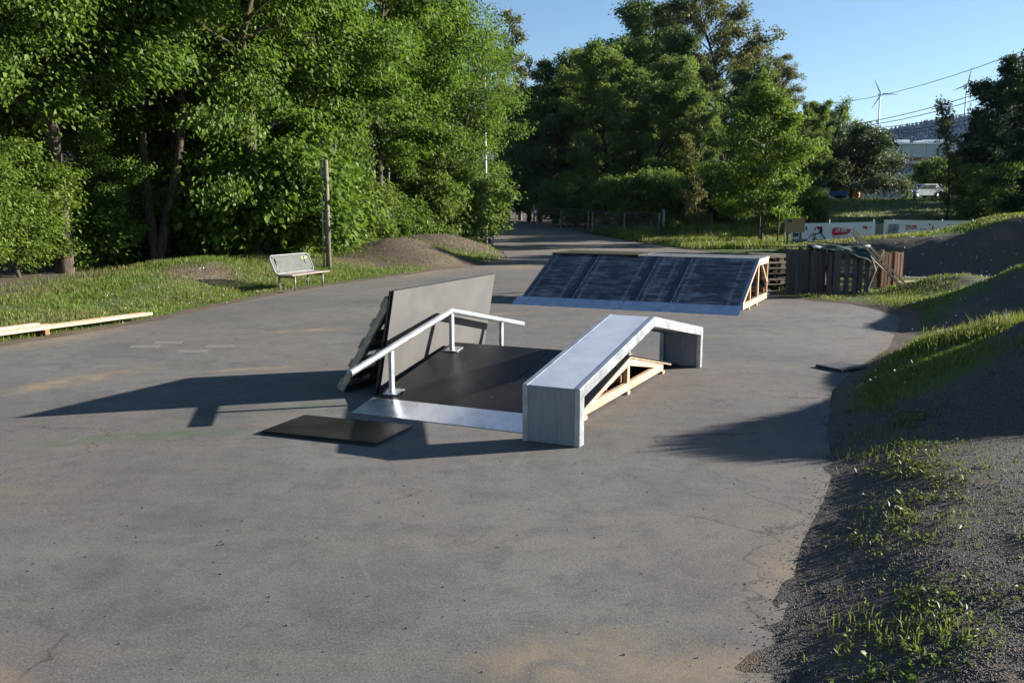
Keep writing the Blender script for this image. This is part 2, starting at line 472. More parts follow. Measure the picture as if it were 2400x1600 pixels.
def fast_mesh(name, co, tris, mat, attr=None, smooth=False, n=3):
    me = bpy.data.meshes.new(name)
    me.vertices.add(len(co))
    me.vertices.foreach_set('co', np.ascontiguousarray(co, dtype=np.float32).ravel())
    nf = len(tris)
    me.loops.add(nf * n)
    me.loops.foreach_set('vertex_index', np.ascontiguousarray(tris, dtype=np.int32).ravel())
    me.polygons.add(nf)
    me.polygons.foreach_set('loop_start', np.arange(0, nf * n, n, dtype=np.int32))
    me.polygons.foreach_set('loop_total', np.full(nf, n, dtype=np.int32))
    if smooth:
        me.polygons.foreach_set('use_smooth', np.ones(nf, dtype=bool))
    me.materials.append(MAT[mat])
    if attr:
        for k, val in attr.items():
            a = me.attributes.new(k, 'FLOAT', 'POINT')
            a.data.foreach_set('value', np.ascontiguousarray(val, dtype=np.float32))
    me.update()
    me.validate()
    return me

class MB:
    """collects shapes of ONE piece"""
    def __init__(s):
        s.v, s.f = [], []
    def add(s, vs, fs):
        k = len(s.v)
        s.v += [Vector(v) for v in vs]
        s.f += [tuple(i + k for i in f) for f in fs]
        return s
    def box(s, x0, x1, y0, y1, z0, z1):
        return s.add([(x0, y0, z0), (x1, y0, z0), (x1, y1, z0), (x0, y1, z0), (x0, y0, z1), (x1, y0, z1), (x1, y1, z1), (x0, y1, z1)],
                     [(0, 3, 2, 1), (4, 5, 6, 7), (0, 1, 5, 4), (1, 2, 6, 5), (2, 3, 7, 6), (3, 0, 4, 7)])
    def prism(s, poly, y0, y1):
        """poly in (x, z), extruded along y"""
        n = len(poly)
        vs = [(x, y0, z) for x, z in poly] + [(x, y1, z) for x, z in poly]
        fs = [tuple(range(n)), tuple(range(2 * n - 1, n - 1, -1))]
        fs += [((i + 1) % n, i, n + i, n + (i + 1) % n) for i in range(n)]
        return s.add(vs, fs)
    def beam(s, p, q, w, h, up=(0, 0, 1)):
        p, q = Vector(p), Vector(q)
        d = (q - p).normalized()
        u = Vector(up)
        sd = d.cross(u).normalized() * (w / 2)
        uu = sd.cross(d).normalized() * (h / 2)
        vs = [p - sd - uu, p + sd - uu, p + sd + uu, p - sd + uu, q - sd - uu, q + sd - uu, q + sd + uu, q - sd + uu]
        return s.add(vs, [(0, 1, 2, 3), (7, 6, 5, 4), (0, 4, 5, 1), (1, 5, 6, 2), (2, 6, 7, 3), (3, 7, 4, 0)])
    def tube(s, pts, rad, n=10, cap=True):
        pts = [Vector(p) for p in pts]
        rads = rad if isinstance(rad, (list, tuple)) else [rad] * len(pts)
        rings = []
        pr = None
        for i, p in enumerate(pts):
            d = ((pts[min(i + 1, len(pts) - 1)] - p).normalized() + (p - pts[max(i - 1, 0)]).normalized()).normalized() if 0 < i < len(pts) - 1 else (pts[1] - pts[0] if i == 0 else pts[-1] - pts[-2]).normalized()
            if pr is None:
                a = Vector((0, 0, 1)) if abs(d.z) < 0.9 else Vector((1, 0, 0))
                pr = d.cross(a).normalized()
            pr = (pr - d * pr.dot(d)).normalized()
            b = d.cross(pr)
            rings.append([p + (pr * math.cos(6.28318 * k / n) + b * math.sin(6.28318 * k / n)) * rads[i] for k in range(n)])
        vs = [v for r in rings for v in r]
        fs = []
        for i in range(len(rings) - 1):
            for k in range(n):
                fs.append((i * n + k, i * n + (k + 1) % n, (i + 1) * n + (k + 1) % n, (i + 1) * n + k))
        if cap:
            fs.append(tuple(range(n - 1, -1, -1)))
            fs.append(tuple((len(rings) - 1) * n + k for k in range(n)))
        return s.add(vs, fs)
    def slab(s, c, th):
        """four corners in order, thickened against the normal"""
        c = [Vector(p) for p in c]
        nrm = (c[1] - c[0]).cross(c[3] - c[0]).normalized() * th
        return s.add(c + [p - nrm for p in c], [(0, 1, 2, 3), (7, 6, 5, 4), (0, 4, 5, 1), (1, 5, 6, 2), (2, 6, 7, 3), (3, 7, 4, 0)])
    def build(s, name, mat, parent=None, smooth=False, bevel=0.0):
        me = raw_mesh(name, s.v, s.f, mat, smooth)
        bm = bmesh.new()
        bm.from_mesh(me)
        bmesh.ops.recalc_face_normals(bm, faces=bm.faces)
        if bevel:
            bmesh.ops.bevel(bm, geom=[e for e in bm.edges], offset=bevel, segments=1, affect='EDGES')
        bm.to_mesh(me)
        bm.free()
        o = bpy.data.objects.new(name, me)
        return link(o, parent)

def copy_tree(o, parent=None):
    c = o.copy()
    COL.objects.link(c)
    c.parent = parent
    for ch in o.children:
        copy_tree(ch, c)
    return c

def text_mesh(body, size, mat, bold=0.0, xs=1.0):
    cu = bpy.data.curves.new('lettering', 'FONT')
    cu.body, cu.size = body, size
    cu.offset = bold
    cu.resolution_u = 3
    ob = bpy.data.objects.new('lettering', cu)
    COL.objects.link(ob)
    dg = bpy.context.evaluated_depsgraph_get()
    me = bpy.data.meshes.new_from_object(ob.evaluated_get(dg))
    bpy.data.objects.remove(ob, do_unlink=True)
    bpy.data.curves.remove(cu)
    me.materials.clear()
    me.materials.append(MAT[mat])
    me.transform(Matrix.Diagonal((xs, 1, 1, 1)))
    return me

# skate furniture shares one frame: a runs away from the camera, b to the left
YAW = R(64.5)
E1 = Vector((math.cos(YAW), math.sin(YAW), 0))
ORG = Vector((0.754, 9.063, 0))
def sk(name, a, b, label, cat, group=None):
    """Empty whose own x = a, y = b"""
    e2 = Vector((-E1.y, E1.x, 0))
    return empty(name, ORG + E1 * a + e2 * b, YAW, label, cat, group)

# ----------------------------------------------------------------------------
# the ground
# ----------------------------------------------------------------------------
ASPH = [(-9.2, 11.6), (-8.14, 14.07), (-7.56, 15.39), (-6.95, 17.17), (-6.44, 20.11), (-5.92, 22.65), (-5.1, 25.18), (-3.78, 28.16), (-2.6, 31.2), (-1.0, 34.2),
        (-0.2, 38.0), (-0.4, 43.5), (-1.0, 50.0), (-1.6, 60), (-2.2, 76), (-3.0, 92), (3.5, 92), (3.2, 80), (5.2, 64.4), (8.2, 51.0), (9.4, 44), (9.6, 36), (8.7, 30), (7.0, 24.2),
        (6.31, 21.9), (6.93, 21.15), (7.7, 20.2), (7.95, 18.1), (6.86, 15.83), (5.89, 13.85), (4.63, 11.97), (3.83, 10.53), (3.06, 8.46), (2.71, 7.3), (2.35, 6.51), (1.90, 5.63),
        (1.58, 4.83), (1.42, 4.46), (1.32, 4.18), (1.22, 3.9), (1.0, 3.0), (0.6, 1.5), (0.5, -3), (-9.0, -3), (-10.5, 4)]
AP = np.array(ASPH)

def poly_sd(px, py, poly):
    """signed distance, positive outside"""
    d = np.full(px.shape, 1e9)
    inside = np.zeros(px.shape, bool)
    n = len(poly)
    for i in range(n):
        ax, ay = poly[i]
        bx, by = poly[(i + 1) % n]
        ex, ey = bx - ax, by - ay
        t_ = np.clip(((px - ax) * ex + (py - ay) * ey) / (ex * ex + ey * ey), 0, 1)
        d = np.minimum(d, np.hypot(px - ax - t_ * ex, py - ay - t_ * ey))
        cond = ((ay > py) != (by > py))
        with np.errstate(divide='ignore', invalid='ignore'):
            xi = (bx - ax) * (py - ay) / (by - ay) + ax
        inside ^= cond & (px < xi)
    return np.where(inside, -d, d)

# cheap smooth value noise
_tab = rng.random((64, 64))
def vnoise(x, y, s):
    x, y = x * s, y * s
    xi, yi = np.floor(x).astype(int), np.floor(y).astype(int)
    fx, fy = x - xi, y - yi
    fx, fy = fx * fx * (3 - 2 * fx), fy * fy * (3 - 2 * fy)
    g = lambda i, j: _tab[i % 64, j % 64]
    return (g(xi, yi) * (1 - fx) * (1 - fy) + g(xi + 1, yi) * fx * (1 - fy) + g(xi, yi + 1) * (1 - fx) * fy + g(xi + 1, yi + 1) * fx * fy)
def fbm(x, y, s):
    return 0.5 * vnoise(x, y, s) + 0.3 * vnoise(x + 11, y + 5, s * 2.1) + 0.2 * vnoise(x + 3, y + 17, s * 4.3)
def sst(x, a, b):
    t_ = np.clip((x - a) / (b - a), 0, 1)
    return t_ * t_ * (3 - 2 * t_)
def gb(x, y, cx, cy, sx, sy, h, rot=0.0):
    c_, s_ = math.cos(rot), math.sin(rot)
    u, w = (x - cx) * c_ + (y - cy) * s_, -(x - cx) * s_ + (y - cy) * c_
    return h * np.exp(-0.5 * ((u / sx) ** 2 + (w / sy) ** 2))

def height(x, y, sd=None):
    x, y = np.asarray(x, float), np.asarray(y, float)
    if sd is None:
        sd = poly_sd(x, y, ASPH)
    out = sst(sd, -0.05, 0.9)
    far = 0.55 * sst(y, 48, 80)
    z = 0 * x
    left = sst(-x, -1.5, 1.0)
    # left verge and its humps
    z += left * sst(sd, 0.2, 5.0) * 0.26 * sst(-y, -60, -45)
    z += gb(x, y, -8.7, 22.6, 0.9, 1.5, 0.28) + gb(x, y, -9.3, 26.6, 1.4, 1.6, 0.32) + gb(x, y, -7.9, 30.0, 1.7, 1.3, 0.36)
    z += gb(x, y, -3.9, 34.6, 1.25, 1.7, 0.72, 0.3) + gb(x, y, -5.3, 33.6, 1.0, 1.1, 0.32) + gb(x, y, -2.6, 42.5, 1.2, 2.0, 0.55) + gb(x, y, -4.6, 41.0, 1.6, 1.6, 0.5)
    # right: pump track mounds
    z += gb(x, y, 6.95, 9.35, 1.35, 1.05, 1.5) + gb(x, y, 6.9, 11.9, 1.25, 0.95, 0.50) + gb(x, y, 10.9, 17.0, 1.6, 1.5, 1.28) + gb(x, y, 11.2, 22.3, 1.0, 0.9, 0.5)
    z += gb(x, y, 3.6, 5.2, 1.8, 1.8, 0.12) + gb(x, y, 7.5, 4.0, 3.0, 2.5, 0.5)
    bh = np.interp(x, [7.0, 9.5, 12.2, 13.9, 15.2, 16.1, 17.1, 22, 40], [0.2, 0.68, 1.08, 1.18, 1.33, 1.60, 1.86, 2.2, 2.2]) * sst(x, 7.6, 10.0) + 0.10 * (fbm(x, y, 0.4) - 0.5)
    z += np.clip(bh, 0, 3) * sst(y, 28.5, 29.8) * (1 - sst(y, 30.8, 41)) * sst(x, 7.4, 9.0)
    # far side rises to the yard behind the banners
    z += far
    z += sst(x, 7, 18) * (2.25 * sst(y, 54, 88))
    z += -0.35 * sst(y, 120, 300)
    z = z * out
    rough = (0.05 * (fbm(x, y, 0.9) - 0.5) + 0.035 * (fbm(x + 40, y, 3.1) - 0.5)) * sst(sd, 0.0, 0.6)
    lip = -0.026 + 0.046 * sst(sd + 0.60 * (fbm(x, y, 1.9) - 0.5) + 0.35 * (vnoise(x + 5, y, 6.5) - 0.5), -0.26, 0.40)
    z = z + rough + lip
    z = np.where((y > 48), np.maximum(z, far - 0.03) if True else z, z)
    return z
def asph_z(x, y):
    return 0.55 * sst(np.asarray(y, float), 48, 80)

def gravel_map(x, y, sd):
    g = np.zeros_like(x)
    g = np.maximum(g, sst(x, 0.3, 1.6) * sst(-y, -9.8, -8.6) * sst(sd, -0.3, 0.1))             # near right flat
    g = np.maximum(g, gb(x, y, 7.2, 9.6, 1.9, 1.9, 1.4) * sst(x, 4.5, 5.8))
    g = np.maximum(g, gb(x, y, 8.6, 12.4, 1.9, 1.0, 1.3) * sst(x, 6.0, 6.8))
    g = np.maximum(g, gb(x, y, 10.2, 15.3, 2.0, 1.25, 1.5))
    g = np.maximum(g, gb(x, y, 11.6, 20.8, 1.0, 1.2, 0.9))
    g = np.maximum(g, sst(x, 8.5, 10) * sst(y, 26.8, 28.2) * (1 - sst(y, 29.7, 30.0)) * 0.9)  # gravel tone darkens the berm face in place of shade
    return np.clip(g, 0, 1)
def left_mounds(x, y):
    d = gb(x, y, -3.7, 33.9, 1.7, 1.7, 1.6, 0.3)
    d = np.maximum(d, gb(x, y, -3.0, 42, 2.3, 2.4, 1.2))
    d = np.maximum(d, gb(x, y, -8.6, 24.3, 1.0, 1.5, 1.2))
    return np.clip(np.maximum(d, gb(x, y, -8.0, 29.6, 1.5, 0.8, 1.2)), 0, 1)
def dirt_map(x, y, sd):
    d = left_mounds(x, y)
    d = np.maximum(d, (1 - sst(sd, 0.12, 0.55)) * 0.95)
    d = np.maximum(d, gb(x, y, -5.6, 31.4, 1.4, 1.4, 1.0))
    d = np.maximum(d, sst(x, 8.5, 10) * sst(y, 27.2, 28.4) * (1 - sst(y, 29.6, 30.0)) * 0.75)
    d = np.maximum(d, gb(x, y, 11, 25.6, 4.0, 1.6, 0.6))
    # leaf litter under the wood
    d = np.maximum(d, sst(-x, 10.0, 11.5) * 0.9 * (1 - sst(y, 90, 120)))
    d = np.maximum(d, sst(-x, 5.5, 8) * sst(y, 36, 40) * 0.9)
    d = np.maximum(d, sst(y, 63, 70) * (1 - sst(x, 12, 20)) * 0.9)
    return np.clip(d, 0, 1)

def axis_pts(lo, hi, step, far_lo, far_hi, grow=1.22):
    p = list(np.arange(lo, hi + 1e-6, step))
    s = step
    while p[-1] < far_hi:
        s *= grow
        p.append(p[-1] + s)
    s = step
    while p[0] > far_lo:
        s *= grow
        p.insert(0, p[0] - s)
    return np.array(p)
gxs = axis_pts(-14, 17, 0.13, -1600, 1900)
gys = axis_pts(2.5, 36, 0.14, -60, 2600, 1.10)
GX, GY = np.meshgrid(gxs, gys)
SDG = poly_sd(GX, GY, ASPH)
GZ = height(GX, GY, SDG)
nx, ny = len(gxs), len(gys)
idx = np.arange(nx * ny).reshape(ny, nx)
quads = np.stack([idx[:-1, :-1], idx[:-1, 1:], idx[1:, 1:], idx[1:, :-1]], -1).reshape(-1, 4)
me = fast_mesh('ground', np.stack([GX, GY, GZ], -1).reshape(-1, 3), quads, 'ground',
               {'gravel': gravel_map(GX, GY, SDG).ravel(), 'dirt': dirt_map(GX, GY, SDG).ravel()}, True, 4)
ground = link(bpy.data.objects.new('ground', me))
tag(ground, kind='structure')

# the asphalt sheet, cut along its outline, following the rise of the path
bm = bmesh.new()
ys = sorted(set([p[1] for p in ASPH] + list(np.arange(40, 92, 3.0))))
outer = []
off = 0.16
for i, (x, y) in enumerate(ASPH):
    outer.append((x, y))
vs = [bm.verts.new((x, y, 0)) for x, y in outer]
fc = bm.faces.new(vs)
bmesh.ops.triangulate(bm, faces=[fc])
for yy in (48, 52, 56, 60, 64, 68, 72, 76, 80):
    bmesh.ops.bisect_plane(bm, geom=bm.verts[:] + bm.edges[:] + bm.faces[:], plane_co=(0, yy, 0), plane_no=(0, 1, 0))
for v_ in bm.verts:
    v_.co.z = float(asph_z(v_.co.x, v_.co.y))
bmesh.ops.recalc_face_normals(bm, faces=bm.faces)
if sum(f_.normal.z for f_ in bm.faces) < 0:
    bmesh.ops.reverse_faces(bm, faces=bm.faces)
me = bpy.data.meshes.new('asphalt')
bm.to_mesh(me)
bm.free()
me.materials.append(MAT['asphalt'])
asphalt = link(bpy.data.objects.new('asphalt', me))
tag(asphalt, kind='structure')

# four pale slabs let into the asphalt on the left
for cx, cy in ((-5.83, 14.03), (-5.61, 14.45), (-4.90, 13.56), (-4.64, 14.05)):
    b = MB().box(-0.22, 0.22, -0.16, 0.16, -0.03, 0.003)
    o = b.build('paving_slab', 'slab_stone', asphalt)
    o.location = (cx, cy, 0)
    o.rotation_euler = (0, 0, 0.16)

# hills on the horizon
def hill(name, x0, x1, y, hfun, depth, mat):
    n = 90
    xs = np.linspace(x0, x1, n)
    vs, fs = [], []
    for i, x in enumerate(xs):
        hh = hfun(x)
        vs += [(x, y - depth, -3), (x, y - depth * 0.5, hh * 0.62), (x, y, hh), (x, y + depth, -3)]
    for i in range(n - 1):
        for k in range(3):
            fs.append((i * 4 + k, (i + 1) * 4 + k, (i + 1) * 4 + k + 1, i * 4 + k + 1))
    o = link(bpy.data.objects.new(name, raw_mesh(name, vs, fs, mat, True)))
    return tag(o, kind='structure')
mottled('hill_wood', (0.007, 0.011, 0.010), (0.014, 0.020, 0.014), 0.02, 0.95, 0, 0, (1, 1, 0.25), fine=0.15)
HILLS = lambda x: 76 + 52 * (1 - math.exp(-((x - 250) / 420) ** 2)) * (1 if x > 250 else 0.3) + 6 * math.sin(x * 0.013) + 34 * math.exp(-((x - 900) / 300) ** 2)
hill('hills', -900, 1800, 1350, HILLS, 420, 'hill_wood')

# forest on the hill: one mass of far conifers
def cone_mass(name, n, seed):
    r_ = np.random.default_rng(seed)
    xs = r_.uniform(250, 1000, n)
    u = r_.random(n) ** 1.3
    ys = 1350 - u * 330
    hs = np.array([HILLS(x) for x in xs])
    zs = np.where(u < 0.636, hs * (1 - 0.38 * u / 0.636), hs * 0.62 * (1 - (u - 0.636) / 0.364)) - 2
    hh = r_.uniform(4.5, 9.5, n)
    rr = hh * r_.uniform(0.25, 0.40, n)
    k = 5
    ang = np.arange(k) * 2 * np.pi / k
    ring = np.stack([xs[:, None] + rr[:, None] * np.cos(ang), ys[:, None] + rr[:, None] * np.sin(ang), np.repeat(zs[:, None], k, 1)], -1)
    top = np.stack([xs, ys, zs + hh], -1)[:, None, :]
    co = np.concatenate([ring, top], 1).reshape(-1, 3)
    base = np.arange(n)[:, None] * (k + 1)
    tr = np.stack([np.stack([base[:, 0] + i, base[:, 0] + (i + 1) % k, base[:, 0] + k], -1) for i in range(k)], 1).reshape(-1, 3)
    return fast_mesh(name, co, tr, 'hill_wood')
tag(link(bpy.data.objects.new('hill_forest', cone_mass('hill_forest', 11000, 4))), 'dark blue-green conifer wood covering the far hill', 'wood', kind='stuff')

# ----------------------------------------------------------------------------
# grind ledge: a bent box on two legs
# ----------------------------------------------------------------------------
LA0, LA1, LAM, LH, LAP, LT = -1.0, 3.68, 1.34, 0.55, 0.957, 0.115
led = sk('grind_ledge', 0, 0, 'pale grey bent grind ledge with steel edges standing over the wedge ramp', 'ledge')
b0, b1 = -0.33, 0.25
es = 0.055
zt = lambda a: LH + (LAP - LH) * (a - LA0) / (LAM - LA0) if a <= LAM else LAP + (LH - LAP) * (a - LAM) / (LA1 - LAM)
# steel edge frames (left and right): outline of the bent band with its legs
lw = 0.115
outer = [(LA0, 0.0), (LA0, LH), (LAM, LAP), (LA1, LH), (LA1, 0.0), (LA1 - lw, 0.0), (LA1 - lw, zt(LA1 - lw) - LT), (LAM, LAP - LT), (LA0 + lw, zt(LA0 + lw) - LT), (LA0 + lw, 0.0)]
def band(y0, y1):
    m = MB()
    n = len(outer)
    pr = [(0, 1, 8, 9), (1, 2, 7, 8), (2, 3, 6, 7), (3, 4, 5, 6)]
    vs = [(x, y0, z) for x, z in outer] + [(x, y1, z) for x, z in outer]
    fs = [p for p in pr] + [tuple(n + i for i in reversed(p)) for p in pr]
    fs += [((i + 1) % n, i, n + i, n + (i + 1) % n) for i in range(n)]
    return m.add(vs, fs)
band(b0, b0 + es).build('steel_edge', 'galv', led, bevel=0.004)
band(b1 - es, b1).build('steel_edge', 'galv', led, bevel=0.004)
def plate(a0, a1, y0, y1, th, dz=0.0):
    return MB().add([(a0, y0, zt(a0) + dz), (a1, y0, zt(a1) + dz), (a1, y1, zt(a1) + dz), (a0, y1, zt(a0) + dz),
                     (a0, y0, zt(a0) + dz - th), (a1, y0, zt(a1) + dz - th), (a1, y1, zt(a1) + dz - th), (a0, y1, zt(a0) + dz - th)],
                    [(0, 1, 2, 3), (7, 6, 5, 4), (0, 4, 5, 1), (1, 5, 6, 2), (2, 6, 7, 3), (3, 7, 4, 0)])
plate(LA0 + 0.004, LAM - 0.001, b0 + es + 0.003, b1 - es - 0.003, 0.08, -0.004).build('top_panel', 'ledge_top', led)
plate(LAM + 0.001, LA1 - 0.004, b0 + es + 0.003, b1 - es - 0.003, 0.08, -0.004).build('top_panel', 'ledge_top', led)
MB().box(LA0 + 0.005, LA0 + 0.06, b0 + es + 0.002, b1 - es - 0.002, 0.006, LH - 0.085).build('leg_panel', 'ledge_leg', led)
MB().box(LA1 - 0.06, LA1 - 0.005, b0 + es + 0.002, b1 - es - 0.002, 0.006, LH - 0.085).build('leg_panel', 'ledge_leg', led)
for bb in (-0.02,):
    MB().box(LA0 + 0.001, LA0 + 0.0045, b0 + es, b1 - es, LH - 0.09, LH - 0.006).build('seam_strip', 'ledge_leg', led)
for aa, bb in ((1.50, 0.03), (1.50, 0.20)):
    MB().box(aa - 0.02, aa + 0.02, bb - 0.02, bb + 0.02, 0.478, zt(aa) - LT + 0.01).build('support_post', 'galv', led)
MB().box(1.44, 1.56, 0.0, 0.24, 0.470, 0.480).build('base_plate', 'galv', led)

# ----------------------------------------------------------------------------
# low wedge ramp below it
# ----------------------------------------------------------------------------
RA0, RAM, RA1, RH, RW = -0.74, 1.5, 3.74, 0.465, 2.40
fb = sk('wedge_ramp', 0, 0, 'low double-sided wedge ramp of dark film-faced plywood on a pale timber frame', 'ramp')
rz = lambda a: RH * (a - RA0) / (RAM - RA0) if a <= RAM else RH * (RA1 - a) / (RA1 - RAM)
def rplate(a0, a1, y0, y1, th, dz=0.0):
    return MB().add([(a0, y0, rz(a0) + dz), (a1, y0, rz(a1) + dz), (a1, y1, rz(a1) + dz), (a0, y1, rz(a0) + dz),
                     (a0, y0, rz(a0) + dz - th), (a1, y0, rz(a1) + dz - th), (a1, y1, rz(a1) + dz - th), (a0, y1, rz(a0) + dz - th)],
                    [(0, 1, 2, 3), (7, 6, 5, 4), (0, 4, 5, 1), (1, 5, 6, 2), (2, 6, 7, 3), (3, 7, 4, 0)])
SPL = 1.02
for y0, y1 in ((0.0, SPL - 0.002), (SPL + 0.002, RW)):
    for a0, a1 in ((-0.33, RAM - 0.002), (RAM + 0.002, 3.33)):
        o = rplate(a0, a1, y0, y1, 0.02).build('deck_board', 'film_ply', fb)
        rplate(a0 + 0.001, a1 - 0.001, y0 + 0.001, y1 - 0.001, 0.012, -0.0205).build('under_board', 'pine_x', fb)
rplate(RA0, -0.325, -0.01, RW, 0.004, 0.006).build('metal_strip', 'galv_sheet', fb)
rplate(3.325, RA1, -0.01, RW, 0.004, 0.006).build('metal_strip', 'galv_sheet', fb)
# screw heads
scr = raw_mesh('screw', *(lambda n: ([(0.007 * math.cos(6.2832 * i / n), 0.007 * math.sin(6.2832 * i / n), 0) for i in range(n)] + [(0, 0, 0.0018)], [(i, (i + 1) % n, n) for i in range(n)]))(6), 'felt_print')
for aa in (0.0, 0.48, 0.96, 1.40):
    for yy in (0.45, 0.72, SPL - 0.05, SPL + 0.05, 1.45, 1.85, 2.25):
        o = link(bpy.data.objects.new('screw', scr), fb)
        o.location = (aa + rnd.uniform(-.03, .03), yy, rz(aa) + 0.0012)
        o.rotation_euler = (0, -math.atan2(RH, RAM - RA0), 0)
# timber frames: outer right, middle, outer left
for k, y0 in enumerate((0.02, 1.0, 2.32)):
    y1 = y0 + 0.055
    MB().box(0.02, 2.97, y0, y1, 0.04, 0.135).build('base_beam', 'pine_x', fb, bevel=0.003)
    zo = 0.036
    m = MB().prism([(0.02, rz(0.02) - zo), (RAM - 0.003, RH - zo), (RAM - 0.003, RH - zo - 0.09), (0.32, 0.1365), (0.02, 0.1365)], y0, y1)
    m.build('rafter', 'pine_x', fb, bevel=0.002)
    m = MB().prism([(RAM + 0.003, RH - zo), (2.97, rz(2.97) - zo), (2.97, 0.1365), (2.60, 0.1365), (RAM + 0.003, RH - zo - 0.09)], y0, y1)
    m.build('rafter', 'pine_x', fb, bevel=0.002)
    MB().box(1.46, 1.54, y0 + 0.002, y1 - 0.002, 0.137, RH - zo - 0.086).build('post', 'pine_z', fb)
    for aa in (0.0, 1.43, 2.90):
        MB().box(aa, aa + 0.09, y0 - 0.015, y1 + 0.02, 0.0, 0.039).build('foot_block', 'pine_y', fb)
for aa, zz in ((1.38, 0.15), (0.85, 0.15)):
    MB().box(aa, aa + 0.05, 0.078, 0.998, zz, zz + 0.09).build('cross_beam', 'brown_wood_y', fb)
    MB().box(aa, aa + 0.05, 1.058, 2.318, zz, zz + 0.09).build('cross_beam', 'brown_wood_y', fb)
# film-ply wedge side sheet behind the right rafter of the near slope
MB().prism([(-0.30, 0.02), (0.0, 0.02), (0.0, rz(0.0) - 0.036), (-0.30, rz(-0.3) - 0.033)], 0.02, 0.05).build('toe_wedge', 'pine_x', fb)

# ----------------------------------------------------------------------------
# grind rail
# ----------------------------------------------------------------------------
rail = sk('grind_rail', 0, 0, 'bent galvanised tube grind rail on three posts along the wedge ramp', 'rail')
RB = 2.27
rp = [(-0.92, RB, 0.478), (-0.9, RB, 0.482), (1.235, RB, 0.905), (3.36, RB, 0.49)]
tb = MB().tube([rp[0], (1.20, RB, 0.897), (1.235, RB, 0.902), (1.27, RB, 0.897), rp[3]], 0.038, 16, False)
tb.build('tube', 'galv', rail, True)
for p, s in ((Vector(rp[0]), -1), (Vector(rp[3]), 1)):
    d = (Vector((0.98, 0, 0.195)) if s < 0 else Vector((0.98, 0, -0.19))) * s
    MB().tube([p - d * 0.002, p + d * 0.012, p + d * 0.016], [0.039, 0.036, 0.02], 16).build('end_cap', 'galv', rail, True)
for aa in (-0.14, 1.245, 2.66):
    za = 0.905 - 0.2 * abs(aa - 1.235) - 0.03
    MB().box(aa - 0.03, aa + 0.03, RB - 0.02, RB + 0.02, rz(aa) + 0.014, za).build('post', 'galv', rail)
    s_ = RH / (RAM - RA0) * (1 if aa < 1.4 else -1)
    w_ = 0.085
    z0 = rz(aa) + 0.001
    MB().add([(aa - w_, RB - 0.12, z0 - s_ * w_), (aa + w_, RB - 0.12, z0 + s_ * w_), (aa + w_, RB + 0.07, z0 + s_ * w_), (aa - w_, RB + 0.07, z0 - s_ * w_),
              (aa - w_, RB - 0.12, z0 - s_ * w_ + 0.014), (aa + w_, RB - 0.12, z0 + s_ * w_ + 0.014), (aa + w_, RB + 0.07, z0 + s_ * w_ + 0.014), (aa - w_, RB + 0.07, z0 - s_ * w_ + 0.014)],
             [(0, 3, 2, 1), (4, 5, 6, 7), (0, 1, 5, 4), (1, 2, 6, 5), (2, 3, 7, 6), (3, 0, 4, 7)]).build('base_plate', 'galv', rail, bevel=0.003)

# ----------------------------------------------------------------------------
# leaning plywood sheets, the pallet that props them, and two sheets on the ground
# ----------------------------------------------------------------------------
def ply_sheet(c, th, label, face='sunlit_ply', edge='black_ply_edge'):
    """c: bottom near, bottom far, top far, top near (in the skate frame)"""
    root = sk('plywood_sheet', 0, 0, label, 'plywood', 'loose film-faced plywood sheets')
    nrm = (Vector(c[1]) - Vector(c[0])).cross(Vector(c[3]) - Vector(c[0])).normalized()
    MB().slab(c, 0.002).build('face', face, root)
    MB().slab([Vector(p) - nrm * 0.0022 for p in c], th - 0.0022).build('core', edge, root)
    return root
BL = [(0.10, 2.60, 0.005), (2.60, 2.55, 0.005), (2.60, 2.335, 1.27), (0.10, 2.37, 1.245)]
ply_sheet(BL, 0.021, 'front one of two tall dark sheets leaning upright beside the rail, catching sun')
BL2 = [(x - 0.03, y + 0.028, z) for x, y, z in BL]
ply_sheet(BL2, 0.021, 'rear one of two tall sheets leaning upright between front sheet and pallet', 'film_ply')

def make_pallet(mat='pallet_wood'):
    root = empty('pallet', (0, 0, 0))
    ms = {}
    def pc(nm, sx, sy, sz, x, y, z):
        k = (sx, sy, sz)
        if k not in ms:
            tmp = MB().box(-sx / 2, sx / 2, -sy / 2, sy / 2, -sz / 2, sz / 2)
            ms[k] = raw_mesh(nm, tmp.v, [tuple(reversed(f)) for f in tmp.f] and tmp.f, mat)
        o = link(bpy.data.objects.new(nm, ms[k]), root)
        o.location = (x, y, z)
    for y in (-0.33, 0, 0.33):
        pc('bottom_board', 1.2, 0.12 if y else 0.14, 0.022, 0, y, 0.011)
        for x in (-0.53, 0, 0.53):
            pc('block', 0.14, 0.12 if y else 0.14, 0.078, x, y, 0.0615)
    for x in (-0.53, 0, 0.53):
        pc('stringer_board', 0.14, 0.8, 0.022, x, 0, 0.112)
    for y, w in ((-0.33, 0.14), (-0.17, 0.10), (0, 0.14), (0.17, 0.10), (0.33, 0.14)):
        pc('deck_board', 1.2, w, 0.022, 0, y, 0.1345)
    return root

